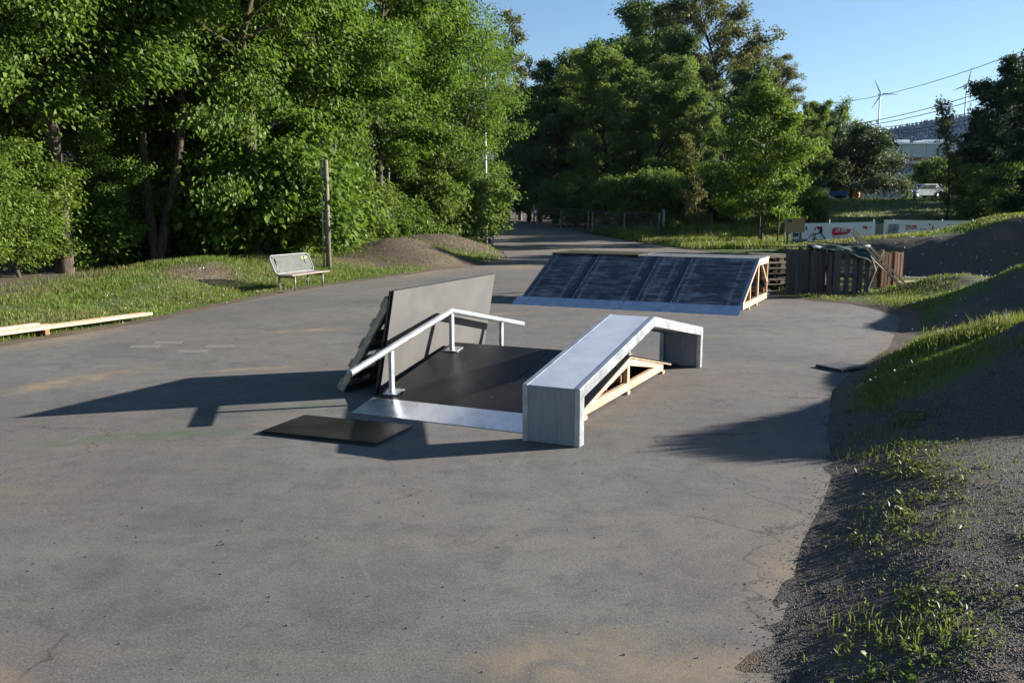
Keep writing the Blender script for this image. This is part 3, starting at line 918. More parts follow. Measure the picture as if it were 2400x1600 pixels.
# propping pallet: slats run along a, its side board leans to the right
prop = sk('pallet', 0, 0, 'wooden pallet tilted on its side propping the upright plywood sheets', 'pallet', 'pallets')
def rot_frame(a, b):  # along-lean direction
    p, q = Vector(a), Vector(b)
    return p, q
pb0, pb1 = Vector((0, 3.17, 0.02)), Vector((0, 2.46, 1.14))
ld = (pb1 - pb0).normalized()
pn = Vector((0, ld.z, -ld.y))            # outwards, to the left and up
pn = Vector((0, -ld.z, ld.y)) if pn.y > 0 and False else pn
nrm = Vector((0, abs(ld.z), abs(ld.y)))
for aa in (0.17, 0.60, 1.03):
    MB().beam(Vector((aa, 0, 0)) + pb0, Vector((aa, 0, 0)) + pb1, 0.10, 0.085, nrm).build('bearer', 'pallet_wood', prop, bevel=0.003)
Lp = (pb1 - pb0).length
for k in range(5):
    f = 0.06 + k * 0.2225
    c = pb0 + ld * (f * Lp) + nrm * 0.05
    MB().beam(c + Vector((0.11, 0, 0)), c + Vector((1.09, 0, 0)), 0.14 if k % 2 == 0 else 0.10, 0.022, nrm).build('deck_board', 'pallet_wood', prop)
for k in range(7):
    f = 0.05 + k * 0.15
    c = pb0 + ld * (f * Lp) - nrm * 0.05
    MB().beam(c + Vector((0.11, 0, 0)), c + Vector((1.09, 0, 0)), 0.10, 0.022, nrm).build('rear_board', 'old_wood_x', prop)

def flat_sheet(cx, cy, rz_, sx, sy, z0, label, edge='black_ply_edge'):
    r_ = empty('plywood_sheet', (cx, cy, z0), rz_, label, 'plywood', 'loose film-faced plywood sheets')
    MB().box(-sx / 2, sx / 2, -sy / 2, sy / 2, 0.012, 0.014).build('face', 'film_ply', r_)
    MB().box(-sx / 2, sx / 2, -sy / 2, sy / 2, 0.0, 0.0118).build('core', edge, r_)
flat_sheet(-1.73, 8.61, -0.375, 1.27, 0.72, 0.004, 'lower of two dark sheets lying flat on asphalt before the ramp')
flat_sheet(-1.715, 8.635, -0.365, 1.27, 0.72, 0.021, 'upper of two dark sheets lying flat on asphalt before the ramp')

# ----------------------------------------------------------------------------
# big bank ramp covered with felt
# ----------------------------------------------------------------------------
BA0, BA1, BA2, BZ = 9.78, 11.9, 13.32, 1.04
BB0, BB1 = 0.435, 5.40
bank = sk('bank_ramp', 0, 0, 'wide bank ramp covered in black bitumen felt with steel toe strips', 'ramp')
bs = BZ / (BA1 - BA0)
bz = lambda a: BZ * (a - BA0) / (BA1 - BA0)
def splate(a0, a1, y0, y1, th, dz=0.0):
    return MB().add([(a0, y0, bz(a0) + dz), (a1, y0, bz(a1) + dz), (a1, y1, bz(a1) + dz), (a0, y1, bz(a0) + dz),
                     (a0, y0, bz(a0) + dz - th), (a1, y0, bz(a1) + dz - th), (a1, y1, bz(a1) + dz - th), (a0, y1, bz(a0) + dz - th)],
                    [(0, 1, 2, 3), (7, 6, 5, 4), (0, 4, 5, 1), (1, 5, 6, 2), (2, 6, 7, 3), (3, 7, 4, 0)])
splate(BA0 + 0.12, BA1 - 0.005, BB0, BB1, 0.03, -0.012).build('ramp_board', 'olive_ply', bank)
seams = [BB1, 4.20, 2.72, 1.94, BB0]
for i in range(4):
    y1, y0 = seams[i], seams[i + 1]
    fo = splate(BA0 + 0.20, BA1 + 0.01, y0 + 0.0015, y1 - 0.0015, 0.003 , -0.003 + 0.0006 * i).build('felt_sheet', 'bitumen', bank)
    # overlap margin on the left of each sheet with dashed print, dark band at its right
    splate(BA0 + 0.205, BA1 + 0.005, y1 - 0.075, y1 - 0.004, 0.001, 0.0022).build('lap_margin', 'bitumen_dark', fo)
    if i < 3:
        splate(BA0 + 0.205, BA1 + 0.005, y0 + 0.004, y0 + 0.13, 0.001, 0.0022).build('lap_margin', 'bitumen_dark', fo)
    m = MB()
    k = BA0 + 0.26
    while k < BA1 - 0.05:
        L_ = rnd.uniform(0.03, 0.055)
        yy = y1 - 0.052
        m.add([(k, yy, bz(k) + 0.0036), (k + L_, yy, bz(k + L_) + 0.0036), (k + L_ + 0.01, yy + 0.034, bz(k + L_ + .01) + 0.0036), (k + 0.01, yy + 0.034, bz(k + .01) + 0.0036)], [(0, 1, 2, 3)])
        k += rnd.uniform(0.075, 0.095)
    m.build('dash_print', 'felt_print', fo)['kind'] = 'stuff'
    # lettering that runs up the sheet along both borders
    tm = text_mesh('BAUDER TOP UDS', 0.105, 'felt_print', 0.0, 1.05)
    for yy in ((y1 - 0.20), (y0 + 0.24)):
        for aa in (BA0 + 0.34, BA0 + 1.27):
            if yy < y0 + 0.24 and i == 2:
                continue
            o = link(bpy.data.objects.new('lettering', tm), fo)
            ln = math.hypot(1, bs)
            ax = Vector((1 / ln, 0, bs / ln))
            ay = Vector((0, 1, 0))
            az = ax.cross(ay)
            M = Matrix((ax, ay, az)).transposed().to_4x4()
            M.translation = Vector((aa, yy, bz(aa) + 0.0042))
            o.matrix_local = M
# right border band with pale dashes
splate(BA0 + 0.20, BA1 + 0.005, BB0 - 0.03, BB0 + 0.055, 0.002, 0.0032).build('border_band', 'bitumen_dark', bank)
m = MB()
k = BA0 + 0.24
while k < BA1 - 0.03:
    m.add([(k, BB0 - 0.028, bz(k) + 0.0046), (k + .042, BB0 - 0.028, bz(k + .042) + 0.0046), (k + .050, BB0 + 0.045, bz(k + .05) + 0.0046), (k + .008, BB0 + 0.045, bz(k + .008) + 0.0046)], [(0, 1, 2, 3)])
    k += 0.078
m.build('dash_print', 'felt_dash', bank)['kind'] = 'stuff'
# steel toe strips, two lengths
splate(BA0 - 0.05, BA0 + 0.30, 2.965, BB1 + 0.10, 0.004, 0.014).build('metal_strip', 'galv_sheet', bank)
splate(BA0 - 0.03, BA0 + 0.32, BB0 - 0.03, 2.945, 0.004, 0.009).build('metal_strip', 'galv_sheet', bank)
# platform: a felted board on the right, a raised olive board on the left
MB().box(BA1 + 0.005, BA2, BB0, 3.195, BZ - 0.024, BZ).build('deck_board', 'bitumen_grey', bank)
MB().box(BA1 - 0.02, BA2 - 0.06, 3.205, BB1 + 0.02, BZ + 0.006, BZ + 0.030).build('deck_board', 'olive_ply', bank)
MB().box(BA1 + 0.005, BA2, BB0 + 0.001, BB1 - 0.001, BZ - 0.048, BZ - 0.0245).build('under_board', 'pine_y', bank)
# timber frames
for k, y0 in enumerate(np.linspace(BB0 + 0.01, BB1 - 0.07, 6)):
    y1 = y0 + 0.055
    zo = 0.048
    MB().box(10.42, 13.25, y0, y1, 0.045, 0.175).build('base_beam', 'pine_x', bank, bevel=0.004)
    MB().prism([(10.25, bz(10.25) - zo), (BA1, BZ - zo), (BA1, BZ - zo - 0.14), (10.55, 0.177), (10.25, 0.177)], y0 + 0.001, y1 - 0.001).build('rafter', 'pine_x', bank)
    MB().box(BA1 + 0.002, 13.30, y0, y1, BZ - 0.165, BZ - 0.0485).build('platform_beam', 'pine_x', bank, bevel=0.004)
    MB().box(13.20, 13.248, y0 + 0.001, y1 - 0.001, 0.177, BZ - 0.167).build('post', 'pine_z', bank)
    MB().box(12.05, 12.12, y0 + 0.001, y1 - 0.001, 0.177, BZ - 0.167).build('post', 'pine_z', bank)
    MB().box(11.15, 11.21, y0 + 0.001, y1 - 0.001, 0.177, bz(11.15) - zo - 0.10).build('post', 'pine_z', bank)
    MB().beam((12.52, (y0 + y1) / 2, BZ - 0.17), (13.17, (y0 + y1) / 2, 0.45), 0.045, 0.06, (0, 1, 0)).build('brace', 'pine_x', bank)
    for aa in (11.02, 11.92):
        MB().box(aa, aa + 0.1, y0 - 0.01, y1 + 0.01, 0.0, 0.044).build('foot_block', 'pine_y', bank)
for aa in (12.12, 13.10):
    ylist = np.linspace(BB0 + 0.01, BB1 - 0.07, 6)
    for j in range(5):
        MB().box(aa + 0.002, aa + 0.05, ylist[j] + 0.057, ylist[j + 1] - 0.002, 0.18, 0.30).build('cross_beam', 'brown_wood_y', bank)

# black rubber slab near the right edge
hm = empty('rubber_slab', (4.52, 12.12, 0.0), 0.48, 'small black square slab lying at the right edge of asphalt', 'slab')
MB().box(-0.25, 0.25, -0.23, 0.23, 0.003, 0.04).build('body', 'mat_rubber', hm, bevel=0.01)

# ----------------------------------------------------------------------------
# bench
# ----------------------------------------------------------------------------
be = empty('bench', (-5.47, 23.2, 0.06), math.atan2(1.42, 0.55), 'grey metal mesh bench with reclined backrest beside the grass verge', 'bench')
# own x along the bench, own y towards the rear (left), seat faces -y
bl = 1.55
for x in (0.06, 1.34):
    fr = MB().tube([(x - 0.3, 0.02, 0.0), (x - 0.3, 0.02, 0.37)], 0.022, 8).build('leg', 'bench_steel', be, True)
    MB().tube([(x - 0.3, 0.50, 0.0), (x - 0.3, 0.50, 0.36)], 0.022, 8).build('leg', 'bench_steel', be, True)
    MB().tube([(x - 0.3, 0.02, 0.33), (x - 0.3, 0.50, 0.33)], 0.02, 8).build('seat_bearer', 'dark_steel', be, True)
    MB().tube([(x - 0.3, 0.47, 0.33), (x - 0.3, 0.62, 0.80)], 0.018, 8).build('back_strut', 'dark_steel', be, True)
MB().box(-0.42, 1.33, -0.04, 0.46, 0.375, 0.405).build('seat', 'seat_wood', be, bevel=0.012)
# backrest: rounded tube frame with a mesh of fine wires
def bp(u, w_):  # u along, w up the backrest
    return Vector((u, 0.47 + 0.20 * w_, 0.415 + 0.46 * w_))
cs, rr = [], 0.11
for cx, cy, a0 in ((-0.42 + rr, 0.0 + rr / .5, 180), (1.33 - rr, rr / .5, 270), (1.33 - rr, 1 - rr / .5, 0), (-0.42 + rr, 1 - rr / .5, 90)):
    for k in range(6):
        a = R(a0 + 90 * k / 5)
        cs.append(bp(cx + rr * math.cos(a), cy + rr / 0.5 * math.sin(a)))
MB().tube(cs + [cs[0]], 0.018, 8, False).build('back_frame', 'bench_steel', be, True)
m = MB()
for k in range(1, 44):
    u = -0.41 + 1.73 * k / 44
    e = 0.02 if 3 < k < 41 else 0.12
    m.beam(bp(u, e), bp(u, 1 - e), 0.019, 0.004, (0, 1, 0))
for k in range(1, 16):
    w_ = k / 16
    e = 0.02 if 0.2 < w_ < 0.8 else 0.10
    m.beam(bp(-0.42 + e, w_), bp(1.33 - e, w_), 0.004, 0.010, (0, 0, 1))
m.build('back_mesh', 'bench_wire', be)['kind'] = 'stuff'
m = MB()
for k in range(3):
    m.add([bp(0.95 + 0.09 * k, 0.86) + Vector((0, -0.012, 0)), bp(1.05 + 0.09 * k, 0.80) + Vector((0, -0.012, 0)), bp(1.02 + 0.08 * k, 0.64 + .04 * k) + Vector((0, -0.012, 0)), bp(0.94 + 0.08 * k, 0.70) + Vector((0, -0.012, 0))], [(0, 1, 2, 3)])
mottled('yellow_spray', (0.16, 0.18, 0.05), (0.22, 0.25, 0.07), 8, 0.6, 0, 0)
m.build('spray_mark', 'yellow_spray', be)

# ----------------------------------------------------------------------------
# fresh battens at the left edge
# ----------------------------------------------------------------------------
d_l = Vector((-7.03 + 8.75, 17.33 - 13.75, 0))
la = math.atan2(d_l.y, d_l.x)
pn_l = Vector((-math.sin(la), math.cos(la), 0))
def plank(off_s, off_e, lat, z0, w_, h_, label):
    o = empty('timber_plank', Vector((-7.03, 17.33, 0)) + pn_l * lat, la, label, 'plank', 'fresh timber planks')
    MB().box(off_s, off_e, -w_ / 2, w_ / 2, z0, z0 + h_).build('plank', 'pine_x', o, bevel=0.004)
plank(-5.6, 0.0, 0.00, 0.11, 0.11, 0.05, 'longest fresh pine plank of the pile, on the asphalt side')
plank(-5.6, -0.06, 0.125, 0.112, 0.11, 0.05, 'second fresh pine plank from the asphalt side, nearly as long')
plank(-5.6, -2.05, 0.25, 0.113, 0.11, 0.05, 'fresh pine plank third from the asphalt, ending halfway along')
plank(-5.6, -2.3, 0.20, 0.165, 0.14, 0.045, 'fresh pine plank stacked on top in the middle of the pile')
plank(-5.6, -3.15, 0.37, 0.166, 0.13, 0.05, 'shortest fresh pine plank with a knot, on the grass side')
plank(-5.6, -3.2, 0.375, 0.112, 0.12, 0.05, 'fresh pine plank lowest on the grass side under the knotty one')
blk = empty('timber_block', Vector((-7.03, 17.33, 0)) + d_l.normalized() * -2.32 + pn_l * -0.04, la, 'short pine block under the plank pile beside the asphalt', 'block')
MB().box(-0.045, 0.045, -0.05, 0.55, 0.02, 0.108).build('block', 'brown_wood_y', blk, bevel=0.003)
blk = empty('timber_block', Vector((-7.03, 17.33, 0)) + d_l.normalized() * -4.9 + pn_l * -0.04, la, 'pine block under the near end of the plank pile', 'block')
MB().box(-0.045, 0.045, -0.05, 0.55, 0.02, 0.108).build('block', 'brown_wood_y', blk, bevel=0.003)

# ----------------------------------------------------------------------------
# trees, shrubs
# ----------------------------------------------------------------------------
def gz(x, y):
    return float(height(np.array([float(x)]), np.array([float(y)]))[0])

def np_tubes(paths, sides=6):
    """paths: list of (pts Nx3, radii N) -> co, quads"""
    cos, qs, k = [], [], 0
    ang = np.arange(sides) * 2 * np.pi / sides
    for pts, rad in paths:
        pts = np.asarray(pts, float)
        d = np.gradient(pts, axis=0)
        d /= np.linalg.norm(d, axis=1)[:, None] + 1e-9
        ref = np.array([0.0, 0.0, 1.0]) if abs(d[0, 2]) < 0.8 else np.array([1.0, 0.0, 0.0])
        u = np.cross(d, ref)
        u /= np.linalg.norm(u, axis=1)[:, None] + 1e-9
        w = np.cross(d, u)
        ring = pts[:, None, :] + (u[:, None, :] * np.cos(ang)[None, :, None] + w[:, None, :] * np.sin(ang)[None, :, None]) * np.asarray(rad)[:, None, None]
        n = len(pts)
        cos.append(ring.reshape(-1, 3))
        i = np.arange(n - 1)[:, None] * sides
        j = np.arange(sides)[None, :]
        jn = (j + 1) % sides
        qs.append(np.stack([k + i + j, k + i + jn, k + i + sides + jn, k + i + sides + j], -1).reshape(-1, 4))
        k += n * sides
    return np.concatenate(cos), np.concatenate(qs)

def leaves_mesh(name, ctr, out, r_, size, mat, droop=0.5, width=0.42, var=0.35, cl_rnd=None):
    """one folded kite per leaf; ctr Nx3 positions, out Nx3 outward directions"""
    n = len(ctr)
    ax = out * 0.75 + r_.normal(0, 0.45, (n, 3))
    ax[:, 2] -= droop * 1.15
    ax /= np.linalg.norm(ax, axis=1)[:, None] + 1e-9
    up = r_.normal(0, 0.45, (n, 3)) + np.array([0, 0, 1.0])
    sd = np.cross(ax, up)
    sd /= np.linalg.norm(sd, axis=1)[:, None] + 1e-9
    nr = np.cross(sd, ax)
    s = size * (1 + var * r_.normal(0, 1, n).clip(-1.6, 1.6))[:, None]
    base = ctr
    midp = ctr + ax * s * 0.45
    l_ = midp + sd * s * width + nr * s * 0.10
    r2 = midp - sd * s * width + nr * s * 0.10
    tip = ctr + ax * s - nr * s * 0.12
    co = np.stack([base, l_, tip, r2], 1).reshape(-1, 3)
    k = np.arange(n)[:, None] * 4
    tr = np.concatenate([k + np.array([[0, 2, 1]]), k + np.array([[0, 3, 2]])], 1).reshape(-1, 3)
    lv = r_.random(n) if cl_rnd is None else np.clip(0.55 * cl_rnd + 0.45 * r_.random(n), 0, 1)
    return fast_mesh(name, co, tr, mat, {'lv': np.repeat(lv, 4)})

def grow_tree(seed, H, r0, cb, cr, n1, n2, n3, nleaf, lsize, lmat, bmat='bark', profile='round', lean=(0, 0), upang=0.5, clus=0.34, droop=0.5, flat=0.7, trunk_n=10, stems=1, low=0.0):
    """returns (wood mesh, crown mesh); cb = height where the crown starts, cr = crown radius"""
    q = np.random.default_rng(seed)
    paths, tips, dirs = [], [], []
    for st in range(stems):
        hz = np.linspace(0, 1, trunk_n)
        wob = np.cumsum(q.normal(0, 0.022 * H, (trunk_n, 2)), 0) * hz[:, None]
        sp = q.uniform(0, 6.28)
        spread = (0.0 if stems == 1 else 0.22 * H)
        tx = wob[:, 0] + lean[0] * hz ** 1.2 + math.cos(sp + st * 2.1) * spread * hz
        ty = wob[:, 1] + lean[1] * hz ** 1.2 + math.sin(sp + st * 2.1) * spread * hz
        T = np.stack([tx, ty, hz * H * 0.94], -1)
        rr = r0 / (stems ** 0.5) * (1 - hz) ** 0.8 + 0.015
        rr[0] *= 1.25
        paths.append((T, rr))
        for i in range(n1):
            f = (i + q.random()) / n1
            h0 = cb * 0.8 + (H * 0.9 - cb * 0.8) * f
            hf = h0 / (H * 0.94)
            p0 = np.array([np.interp(hf, hz, T[:, 0]), np.interp(hf, hz, T[:, 1]), h0])
            t_ = np.clip((h0 - cb * 0.8) / max(H - cb * 0.8, 1e-3), 0, 1)
            if profile == 'round':
                L = cr * (0.45 + 0.75 * math.sin(math.pi * min(1, 0.18 + 0.82 * t_)) ) * q.uniform(0.75, 1.12)
            elif profile == 'cone':
                L = cr * (1.05 - 0.92 * t_) * q.uniform(0.8, 1.1)
            elif profile == 'tall':
                L = cr * (0.55 + 0.5 * math.sin(math.pi * min(1, 0.1 + 0.9 * t_))) * q.uniform(0.7, 1.15)
            else:   # vase
                L = cr * (0.6 + 0.6 * t_) * q.uniform(0.75, 1.1)
            az = i * 2.39996 + q.normal(0, 0.35) + st
            el = upang * (0.6 + 0.9 * t_) + q.normal(0, 0.12)
            d = np.array([math.cos(az) * math.cos(el), math.sin(az) * math.cos(el), math.sin(el)])
            m = 6
            s = np.linspace(0, 1, m)
            sag = -0.22 * L * s ** 2 * droop + 0.10 * L * s * (1 - s)
            P = p0 + d * (s[:, None] * L) + np.stack([0 * s, 0 * s, sag], -1) + q.normal(0, 0.025 * L, (m, 3)) * s[:, None]
            rb = max(0.012, min(0.55 * np.interp(hf, hz, rr), 0.022 * L + 0.01))
            paths.append((P, rb * (1 - s) ** 0.8 + 0.006))
            for j in range(n2):
                f2 = 0.28 + 0.72 * (j + q.random()) / n2
                b0_ = np.array([np.interp(f2, s, P[:, c_]) for c_ in range(3)])
                d2 = d + q.normal(0, 0.75, 3)
                d2[2] = d2[2] * 0.6 + 0.05
                d2 /= np.linalg.norm(d2)
                L2 = L * q.uniform(0.22, 0.42) * (1.15 - 0.4 * f2)
                s2 = np.linspace(0, 1, 4)
                P2 = b0_ + d2 * (s2[:, None] * L2) + np.stack([0 * s2, 0 * s2, -0.2 * L2 * s2 ** 2 * droop], -1)
                if rb > 0.012:
                    paths.append((P2, rb * 0.4 * (1 - s2) + 0.004))
                for k in range(n3):
                    f3 = 0.25 + 0.75 * (k + q.random()) / n3
                    c = np.array([np.interp(f3, s2, P2[:, c_]) for c_ in range(3)])
                    c = c + q.normal(0, 0.12 * L2 + 0.05, 3)
                    if c[2] > low:
                        tips.append(c)
                        ctr0 = np.array([np.interp(hf, hz, T[:, 0]), np.interp(hf, hz, T[:, 1]), c[2] - 0.3])
                        dd = c - ctr0
                        dirs.append(dd / (np.linalg.norm(dd) + 1e-6))
    tips, dirs = np.array(tips), np.array(dirs)
    w = q.random(len(tips)) ** 1.5 + 0.25
    pick = q.choice(len(tips), nleaf, p=w / w.sum())
    off = q.normal(0, clus, (nleaf, 3)) * np.array([1, 1, flat])
    ctr = tips[pick] + off
    keep = ctr[:, 2] > 0.05
    crnd = q.random(len(tips))[pick]
    co, qd = np_tubes(paths, 6)
    wood_me = fast_mesh('trunk', co, qd, bmat, None, True, 4)
    crown = leaves_mesh('crown', ctr[keep], dirs[pick][keep], q, lsize, lmat, droop, 0.34, 0.42, crnd[keep])
    return wood_me, crown

TREES = {}
def kind(key, **kw):
    TREES[key] = grow_tree(**kw)
kind('maple_a', seed=1, H=13.5, r0=0.17, cb=4.6, cr=4.0, n1=26, n2=6, n3=4, nleaf=66000, lsize=0.122, lmat='leaf_maple', clus=0.30, droop=0.7)
kind('maple_b', seed=2, H=11.5, r0=0.20, cb=1.2, cr=3.9, n1=26, n2=6, n3=4, nleaf=66000, lsize=0.122, lmat='leaf_maple', clus=0.28, droop=0.7)
kind('maple_c', seed=3, H=14.0, r0=0.19, cb=5.2, cr=4.3, n1=26, n2=6, n3=4, nleaf=40000, lsize=0.125, lmat='leaf_maple', profile='vase', clus=0.34, droop=0.6, stems=2)
kind('broad_a', seed=4, H=16.0, r0=0.26, cb=1.6, cr=4.4, n1=40, n2=7, n3=4, nleaf=56000, lsize=0.185, lmat='leaf_green', clus=0.26, droop=0.6, upang=0.7, profile='tall')
kind('broad_b', seed=5, H=15.0, r0=0.28, cb=1.0, cr=4.6, n1=40, n2=7, n3=4, nleaf=54000, lsize=0.185, lmat='leaf_dark', clus=0.28, droop=0.6, profile='tall', upang=0.75)
kind('bronze', seed=6, H=22.0, r0=0.30, cb=6.0, cr=5.6, n1=42, n2=8, n3=4, nleaf=50000, lsize=0.20, lmat='leaf_bronze', clus=0.30, droop=0.5, profile='tall', upang=0.6)
kind('stem_tree', seed=16, H=12.0, r0=0.11, cb=4.6, cr=2.4, n1=22, n2=5, n3=3, nleaf=16000, lsize=0.125, lmat='leaf_maple', bmat='bark_grey', clus=0.26, droop=0.6)
kind('young', seed=7, H=8.6, r0=0.085, cb=1.5, cr=2.5, n1=26, n2=6, n3=4, nleaf=34000, lsize=0.14, lmat='leaf_young', clus=0.26, droop=0.5, upang=0.6)
kind('sapling', seed=8, H=6.6, r0=0.05, cb=1.2, cr=0.85, n1=18, n2=4, n3=3, nleaf=3200, lsize=0.12, lmat='leaf_bronze', clus=0.14, profile='tall', upang=0.95)
kind('willow', seed=9, H=9.5, r0=0.26, cb=1.6, cr=6.2, n1=26, n2=8, n3=5, nleaf=46000, lsize=0.26, lmat='leaf_willow', clus=0.5, droop=1.2, flat=0.9)
kind('sparse', seed=10, H=20.0, r0=0.16, cb=2.0, cr=2.6, n1=44, n2=5, n3=3, nleaf=7000, lsize=0.22, lmat='leaf_bronze', bmat='bark_grey', clus=0.25, profile='cone', upang=0.3)
kind('shrub_a', seed=12, H=2.6, r0=0.05, cb=0.3, cr=1.5, n1=14, n2=5, n3=3, nleaf=13000, lsize=0.13, lmat='leaf_green', clus=0.20, stems=2, droop=0.4)
kind('shrub_b', seed=13, H=2.0, r0=0.04, cb=0.2, cr=1.3, n1=14, n2=5, n3=3, nleaf=11000, lsize=0.14, lmat='leaf_maple', clus=0.22, stems=2, droop=0.5)
kind('shrub_lime', seed=14, H=4.6, r0=0.07, cb=0.4, cr=2.3, n1=20, n2=6, n3=3, nleaf=26000, lsize=0.11, lmat='leaf_young', clus=0.20, stems=2, droop=0.4)
kind('maple_d', seed=21, H=12.5, r0=0.2, cb=1.4, cr=3.4, n1=30, n2=6, n3=4, nleaf=52000, lsize=0.122, lmat='leaf_maple', clus=0.26, droop=0.8, profile='tall')
kind('shade_tree', seed=15, H=13.0, r0=0.26, cb=1.5, cr=4.6, n1=26, n2=6, n3=4, nleaf=56000, lsize=0.20, lmat='leaf_shade', clus=0.30, profile='tall', upang=0.6)

def plant(key, name, x, y, label, cat, s=1.0, rz=0.0, tilt=(0, 0), zs=1.0, group=None, dz=-0.05):
    root = empty(name, (x, y, gz(x, y) + dz), rz, label, cat, group)
    root.rotation_euler = (tilt[0], tilt[1], rz)
    root.scale = (s, s, s * zs)
    w, c = TREES[key]
    link(bpy.data.objects.new('trunk' if cat == 'tree' else 'stems', w), root)
    link(bpy.data.objects.new('crown' if cat == 'tree' else 'foliage', c), root)
    return root
K_ = 2400 / 2352
def px(x, Y):          # lateral position of a thing seen at this bearing, at distance Y
    return (x * K_ - 1200) / 2100 * Y
LW = 'trees of the wood on the left'
T = [
 ('maple_c', -95, 25, 'leafy tree at the far left border of the wood', 1.0, 0.3, LW),
 ('maple_a', 150, 25.8, 'tall tree with a thick sunlit reddish trunk standing left in the wood', 1.15, 2.1, LW),
 ('maple_c', 362, 28.3, 'big double-stemmed dark trunk tree near the middle of the left wood', 1.1, 1.2, LW),
 ('maple_d', 590, 30.0, 'bright green maple hanging down to the shrubs behind the bench', 1.05, 2.5, LW),
 ('maple_a', 740, 35, 'high-crowned bright maple directly behind the wooden pole', 1.0, 1.0, LW),
 ('maple_a', 880, 42, 'bright green maple right of the wooden pole, spreading over the gravel mound', 1.05, 4.0, LW),
 ('maple_b', 1025, 66, 'bright maple with drooping right side behind the grey lamp post', 1.32, 2.9, LW),
 ('maple_a', 970, 64, 'tall light green tree whose airy top meets the open sky', 1.25, 0.9, LW),
 ('maple_d', 445, 31.5, 'understorey maple with low leaves between the double-stemmed tree and the bench', 0.72, 4.4, LW),
 ('maple_d', 262, 29.0, 'small understorey maple right of the reddish trunk', 0.55, 0.7, LW),
 ('maple_c', 255, 36, 'shaded tree deep in the wood behind the reddish trunk', 1.15, 3.3, LW),
 ('broad_b', 60, 38, 'dark green tree deep in the wood at the left', 1.0, 0.0, LW),
 ('broad_a', 740, 48, 'dark green tree in the wood behind the wooden pole', 0.95, 2.2, LW),
 ('broad_b', 560, 44, 'dark backing tree behind the bright bench maple', 1.0, 1.0, LW),
 ('broad_b', 400, 46, 'dark backing tree behind the double-stemmed tree', 1.05, 2.6, LW),
 ('broad_a', 900, 66, 'dark backing tree behind the grey house', 0.95, 5.1, LW),
]
for key, x, Y, lab, s, rz_, grp in T:
    plant(key, 'broadleaf_tree', px(x, Y), Y, lab, 'tree', s, rz_, group=grp)
for i, (x, Y, lab, s) in enumerate(((215, 31, 'slim grey stem right of the reddish trunk', 1.0), (282, 33, 'slim mossy stem between the reddish trunk and the double-stemmed tree', 0.95), (315, 35.5, 'pale thin stem left of the double-stemmed tree', 1.05), (425, 31.5, 'slim stem right of the double-stemmed tree', 0.95),
        (455, 34.5, 'thin stem deep between the double-stemmed tree and the bench maple', 1.0), (520, 32.5, 'slim stem left of the bench maple', 0.9), (90, 33, 'slim stem behind the lime shrub', 1.0), (790, 34, 'stem standing right behind the wooden pole', 0.95), (868, 43, 'thin pale stem before the grey house', 0.9), (888, 45, 'second thin pale stem before the grey house', 0.95))):
    plant('stem_tree', 'broadleaf_tree', px(x, Y), Y, lab, 'tree', s, i * 1.3, group=LW)
# leaning stem at the right end of the wood
plant('maple_c', 'broadleaf_tree', px(965, 47), 47, 'tree with a slanting reddish trunk at the right end of the wood', 'tree', 0.8, 0.6, tilt=(0, 0.2), group=LW)
MG = 'trees behind the gate and meadow'
T = [
 ('broad_b', 1275, 84, 'dark tree just right of the path behind the gate', 0.95, 0.3, MG),
 ('broad_a', 1335, 88, 'green tree between the two front trees behind the left gate leaf', 1.0, 2.9, MG),
 ('broad_a', 1445, 86, 'green pointed tree behind the middle of the gate', 1.02, 5.5, MG),
 ('broad_b', 1240, 90, 'dark narrow tree beside the path mouth', 0.85, 0.9, MG),
 ('broad_b', 1710, 82, 'dark narrow tree behind the young lime tree', 0.75, 0.1, MG),
 ('broad_a', 1390, 80, 'mid green tree behind the left gate leaf', 0.92, 1.7, MG),
 ('broad_b', 1345, 96, 'narrow dark tree rising behind the gate trees', 1.15, 2.0, MG),
 ('broad_a', 1500, 78, 'mid green tree behind the right gate leaf', 0.82, 4.1, MG),
 ('broad_b', 1475, 100, 'dark tall tree with rounded top against the sky behind the gate', 1.38, 3.0, MG),
 ('bronze', 1655, 92, 'tallest bronze-green tree with airy branches above the meadow', 1.0, 1.0, MG),
 ('broad_b', 1560, 90, 'dark tree between the gate trees and the tallest bronze tree', 1.0, 5.2, MG),
 ('bronze', 1780, 100, 'bronze-green tree right of the tallest one, reaching out over sky', 0.66, 2.4, MG),
 ('broad_a', 1610, 76, 'green tree low behind the thin staked sapling', 0.6, 0.8, MG),
 ('broad_a', 1830, 84, 'green tree behind the young lime tree', 0.55, 3.3, MG),
 ('broad_b', 1165, 100, 'black-shaded tree closing the path at the left', 0.9, 1.4, MG),
 ('broad_b', 1215, 92, 'black-shaded tree overhanging the end of the path', 0.8, 4.4, MG),
 ('sparse', 1195, 105, 'thin sparse bare-twigged tree standing against the sky', 1.25, 0.2, MG),
 ('willow', 1945, 92, 'wide olive willow before the factory hall', 0.74, 0.6, MG),
 ('young', 1880, 125, 'drooping birch-like tree top behind the power pole', 1.45, 2.0, MG),
]
for key, x, Y, lab, s, rz_, grp in T:
    plant(key, 'broadleaf_tree', px(x, Y), Y, lab, 'tree', s, rz_, group=grp)
plant('young', 'young_tree', px(1745, 52), 52, 'young yellow-green tree staked on the meadow by the notice board', 'tree', 1.0, 0.5, group='young staked trees')
plant('sapling', 'young_tree', px(1600, 57), 57, 'thin staked sapling with few leaves right of the gate', 'tree', 1.0, 0.5, group='young staked trees')
RG = 'shaded trees on the right'
